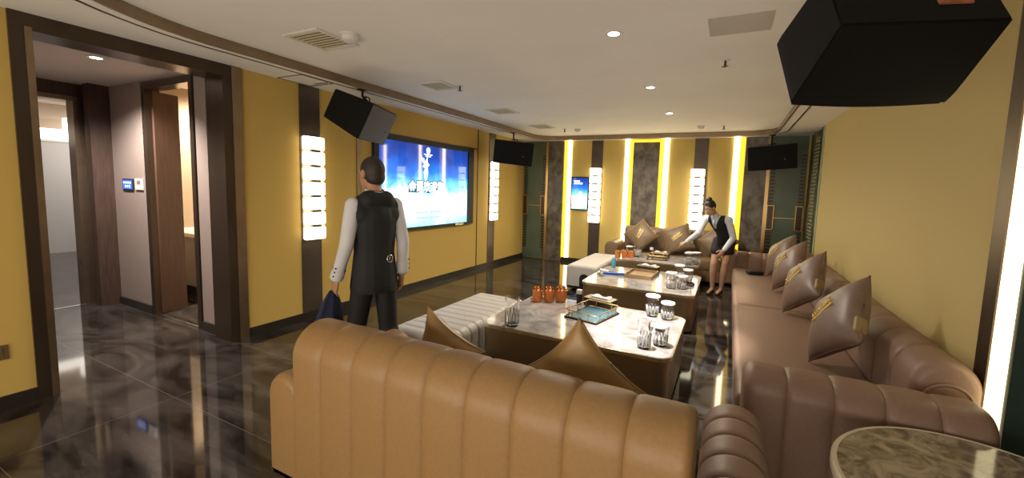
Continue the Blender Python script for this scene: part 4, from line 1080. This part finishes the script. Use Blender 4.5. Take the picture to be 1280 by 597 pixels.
def woman():
    """world coordinates"""
    t = thing('person', 'waitress with hair bun, black waistcoat and skirt, stooping over the far coffee table', 'person', (-.12, 7.03, 0))
    o = Vector((-.12, 7.03, 0))
    def W(x, y, z): return (x - o.x, y - o.y, z)
    pel = W(-.035, 7.10, .90); wst = W(-.08, 7.02, 1.03); chs = W(-.15, 6.93, 1.17); nk = W(-.20, 6.85, 1.285)
    shR, shL = W(-.325, 6.93, 1.215), W(.005, 6.86, 1.215)
    elR, wrR = W(-.415, 6.82, .985), W(-.585, 6.86, .825)
    elL, wrL = W(.085, 6.86, .945), W(-.03, 6.79, .755)
    hipR, hipL = W(-.120, 7.07, .86), W(.04, 7.10, .86)
    knR, knL = W(-.165, 6.98, .50), W(-.005, 7.01, .51)
    anR, anL = W(-.165, 7.03, .085), W(-.035, 7.06, .085)
    F = Vector((-.40, -.90, 0)).normalized()           # the way she faces
    ha = math.atan2(.66, -.75)
    HR = Matrix.Rotation(ha, 3, 'Z') @ Matrix.Rotation(radians(-34), 3, 'X')
    hc = Vector(W(-.268, 6.755, 1.385))
    def H(x, y, z): v = HR @ Vector((x, y, z)); return tuple(hc + v)
    P = [('e', H(0, -.012, .02), (.070, .088, .095), HR), ('e', H(0, .025, -.042), (.053, .062, .066), HR), ('c', H(0, .048, -.085), H(0, .052, -.088), .024, .024),
         ('c', nk, H(0, -.025, -.05), .045, .043), ('c', H(0, .080, .0), H(0, .097, -.020), .008, .012), ('c', H(-.012, .085, -.052), H(.012, .085, -.052), .009, .009)]
    for s in (-1, 1): P += [('e', H(s * .075, -.005, -.005), (.010, .02, .03), HR)]
    P += [('c', chs, wst, .098, .080), ('c', wst, pel, .080, .102), ('c', shR, shL, .05, .05), ('c', chs, nk, .085, .045)]
    for a, b, c in ((shR, elR, wrR), (shL, elL, wrL)): P += [('c', a, b, .040, .034), ('c', b, c, .033, .022)]
    P += hand(wrR, (-.85, .05, -.5), (-.4, -.1, -1), (.1, -1, -.1), .30, .92)
    P += hand(wrL, (-.55, -.15, -.85), (-.3, .9, .1), (-.8, -.2, .5), .20, .92)
    for h, k, a in ((hipR, knR, anR), (hipL, knL, anL)):
        P += [('c', h, k, .078, .052), ('c', k, lerp(k, a, .3), .050, .054), ('c', lerp(k, a, .3), a, .054, .030), ('c', a, (a[0] - .05, a[1] - .10, .035), .030, .026)]
    blob('body', P, M['skin'], t, .0050, 4)
    hb = [('e', H(0, -.022, .032), (.077, .092, .097), HR)]
    blob('hair', hb, M['hair'], t, .006, 4, clip=[(H(0, .038, .045), tuple(HR @ Vector((0, .82, -.55))))])
    blob('hair_bun', [('e', H(0, -.055, .125), (.040, .040, .036), HR), ('e', H(.012, -.04, .13), (.030, .036, .03), HR)], M['hair'], t, .006, 2)
    for s in (-1, 1):
        e = blob('eye', [('e', H(s * .029, .077, .012), (.011, .008, .006), HR)], M['eye'], t, .003, 1)
        blob('iris', [('e', H(s * .029, .084, .011), (.005, .003, .005), HR)], M['iris'], e, .002, 1)
        blob('eyebrow', [('c', H(s * .016, .082, .032), H(s * .042, .072, .034), .0045, .004)], M['hair'], t, .0025, 1)
    blob('lips', [('c', H(-.014, .092, -.052), H(.014, .092, -.052), .006, .006)], M['lip'], t, .003, 1)
    S = [('c', chs, wst, .108, .090), ('c', shR, shL, .060, .060), ('c', chs, lerp(chs, nk, .7), .095, .06)]
    for a, b, c in ((shR, elR, wrR), (shL, elL, wrL)): S += [('c', a, b, .056, .048), ('c', b, lerp(b, c, .95), .047, .036)]
    s_ = blob('shirt', S, M['shirt_w'], t, .008, 4)
    blob('collar', [('c', tuple(Vector(lerp(chs, nk, .75))), tuple(Vector(lerp(chs, nk, .95))), .062, .056)], M['shirt_w'], s_, .006, 2)
    # waistcoat: body with an open V at the throat
    V = [('c', chs, wst, .118, .097), ('c', wst, lerp(wst, pel, .7), .097, .110), ('c', lerp(shR, shL, .20), lerp(shR, shL, .80), .064, .064)]
    fr = Vector((F.x, F.y, -.35)).normalized()
    vv_ = blob('waistcoat', V, M['vest'], t, .008, 4)
    b2 = bmesh.new(); b2.from_mesh(vv_.data)
    side = Vector((-F.y, F.x, 0)); c0 = Vector(chs)
    dele = []
    for v in b2.verts:
        q = v.co - c0; f = q.dot(F); l = abs(q.dot(side)); z = q.z
        if f > .02 and z > -.10 and l < .012 + .26 * (z + .10): dele.append(v)
    bmesh.ops.delete(b2, geom=dele, context='VERTS'); b2.to_mesh(vv_.data); b2.free()
    tie = [('c', tuple(Vector(chs) + F * .100 + Vector((0, 0, .05))), tuple(Vector(chs) + F * .112 + Vector((0, 0, -.04))), .010, .014)]
    blob('tie', tie, mat('pale_blue_tie', (.25, .36, .52), .6), t, .004, 1)
    K = [('c', lerp(wst, pel, .6), pel, .104, .118), ('c', hipR, lerp(hipR, knR, .42), .088, .096), ('c', hipL, lerp(hipL, knL, .42), .092, .096), ('c', lerp(hipR, knR, .42), lerp(hipL, knL, .42), .098, .098)]
    blob('skirt', K, M['trouser'], t, .009, 4, clip=[((0, 0, .66), (0, 0, -1))])
    for a in (anR, anL):
        b = (a[0] - .06, a[1] - .115)
        blob('shoe', [('c', (a[0], a[1] + .02, .05), (a[0], a[1], .05), .030, .030), ('c', (a[0], a[1], .04), (b[0], b[1], .026), .030, .028)], M['shoe'], t, .006, 2, clip=[((0, 0, .002), (0, 0, -1)), (tuple((a[0] - .02, a[1] - .04, .055)), (-.25, -.45, 1))])
    return t
woman()

# ------------------------------------------------------------------ lights
def spot(loc, tgt, power, size, blend=.5, col=(1, .9, .78), r=.04, name='spot_lamp'):
    d = bpy.data.lights.new(name, 'SPOT'); d.energy = power; d.spot_size = radians(size); d.spot_blend = blend; d.color = col; d.shadow_soft_size = r
    o = link(bpy.data.objects.new(name, d)); o.location = loc
    o.rotation_euler = (Vector(tgt) - Vector(loc)).to_track_quat('-Z', 'Y').to_euler()
    return o
WARM = (1, .89, .745)
def area(loc, tgt, power, sx, sy, col=WARM):
    d = bpy.data.lights.new('area_lamp', 'AREA'); d.shape = 'RECTANGLE'; d.size = sx; d.size_y = sy; d.energy = power; d.color = col
    o = link(bpy.data.objects.new('area_lamp', d)); o.location = loc
    o.rotation_euler = (Vector(tgt) - Vector(loc)).to_track_quat('-Z', 'Y').to_euler()
    return o
spot((-.835, 2.943, 2.70), (-.48, 3.40, .45), 520, 36, .6, (1, .95, .90), .03)
spot((-.856, 4.544, 2.70), (-.36, 5.20, .45), 170, 34, .55, (1, .93, .84), .03)
spot((-.859, 6.087, 2.70), (-.55, 6.9, .45), 70, 40, .6, WARM, .03)
for p, e in (((-1.6, 4.4, 2.64), 170), ((-1.6, 6.7, 2.64), 165)):  # warm fill lamps added over mid-room, no fitting there
    spot(p, (p[0], p[1], 0), e, 165, .9, WARM, .12)
area((-1.4, -1.5, 1.15), (-1.5, 3.6, 2.6), 112, 4.6, 1.6)  # unseen fill added behind the camera, tilted at the ceiling
spot((-5.5, 1.60, 2.60), (-5.8, 1.75, 0), 290, 140, .6, (1, .90, .84), .02)
spot((-10.3, 4.6, 2.9), (-11.6, 2.9, .6), 340, 110, .8, (1, .93, .85), .1)
spot((-6.6, 3.4, 2.8), (-6.9, 3.6, 0), 360, 160, .8, (1, .8, .55), .1)

w = bpy.data.worlds.new('world'); SC.world = w; w.use_nodes = True
w.node_tree.nodes['Background'].inputs['Color'].default_value = (.5, .42, .35, 1)
w.node_tree.nodes['Background'].inputs['Strength'].default_value = .15

SC.view_settings.view_transform = 'Standard'
SC.view_settings.look = 'None'
SC.view_settings.exposure = .30
SC.view_settings.gamma = 1.
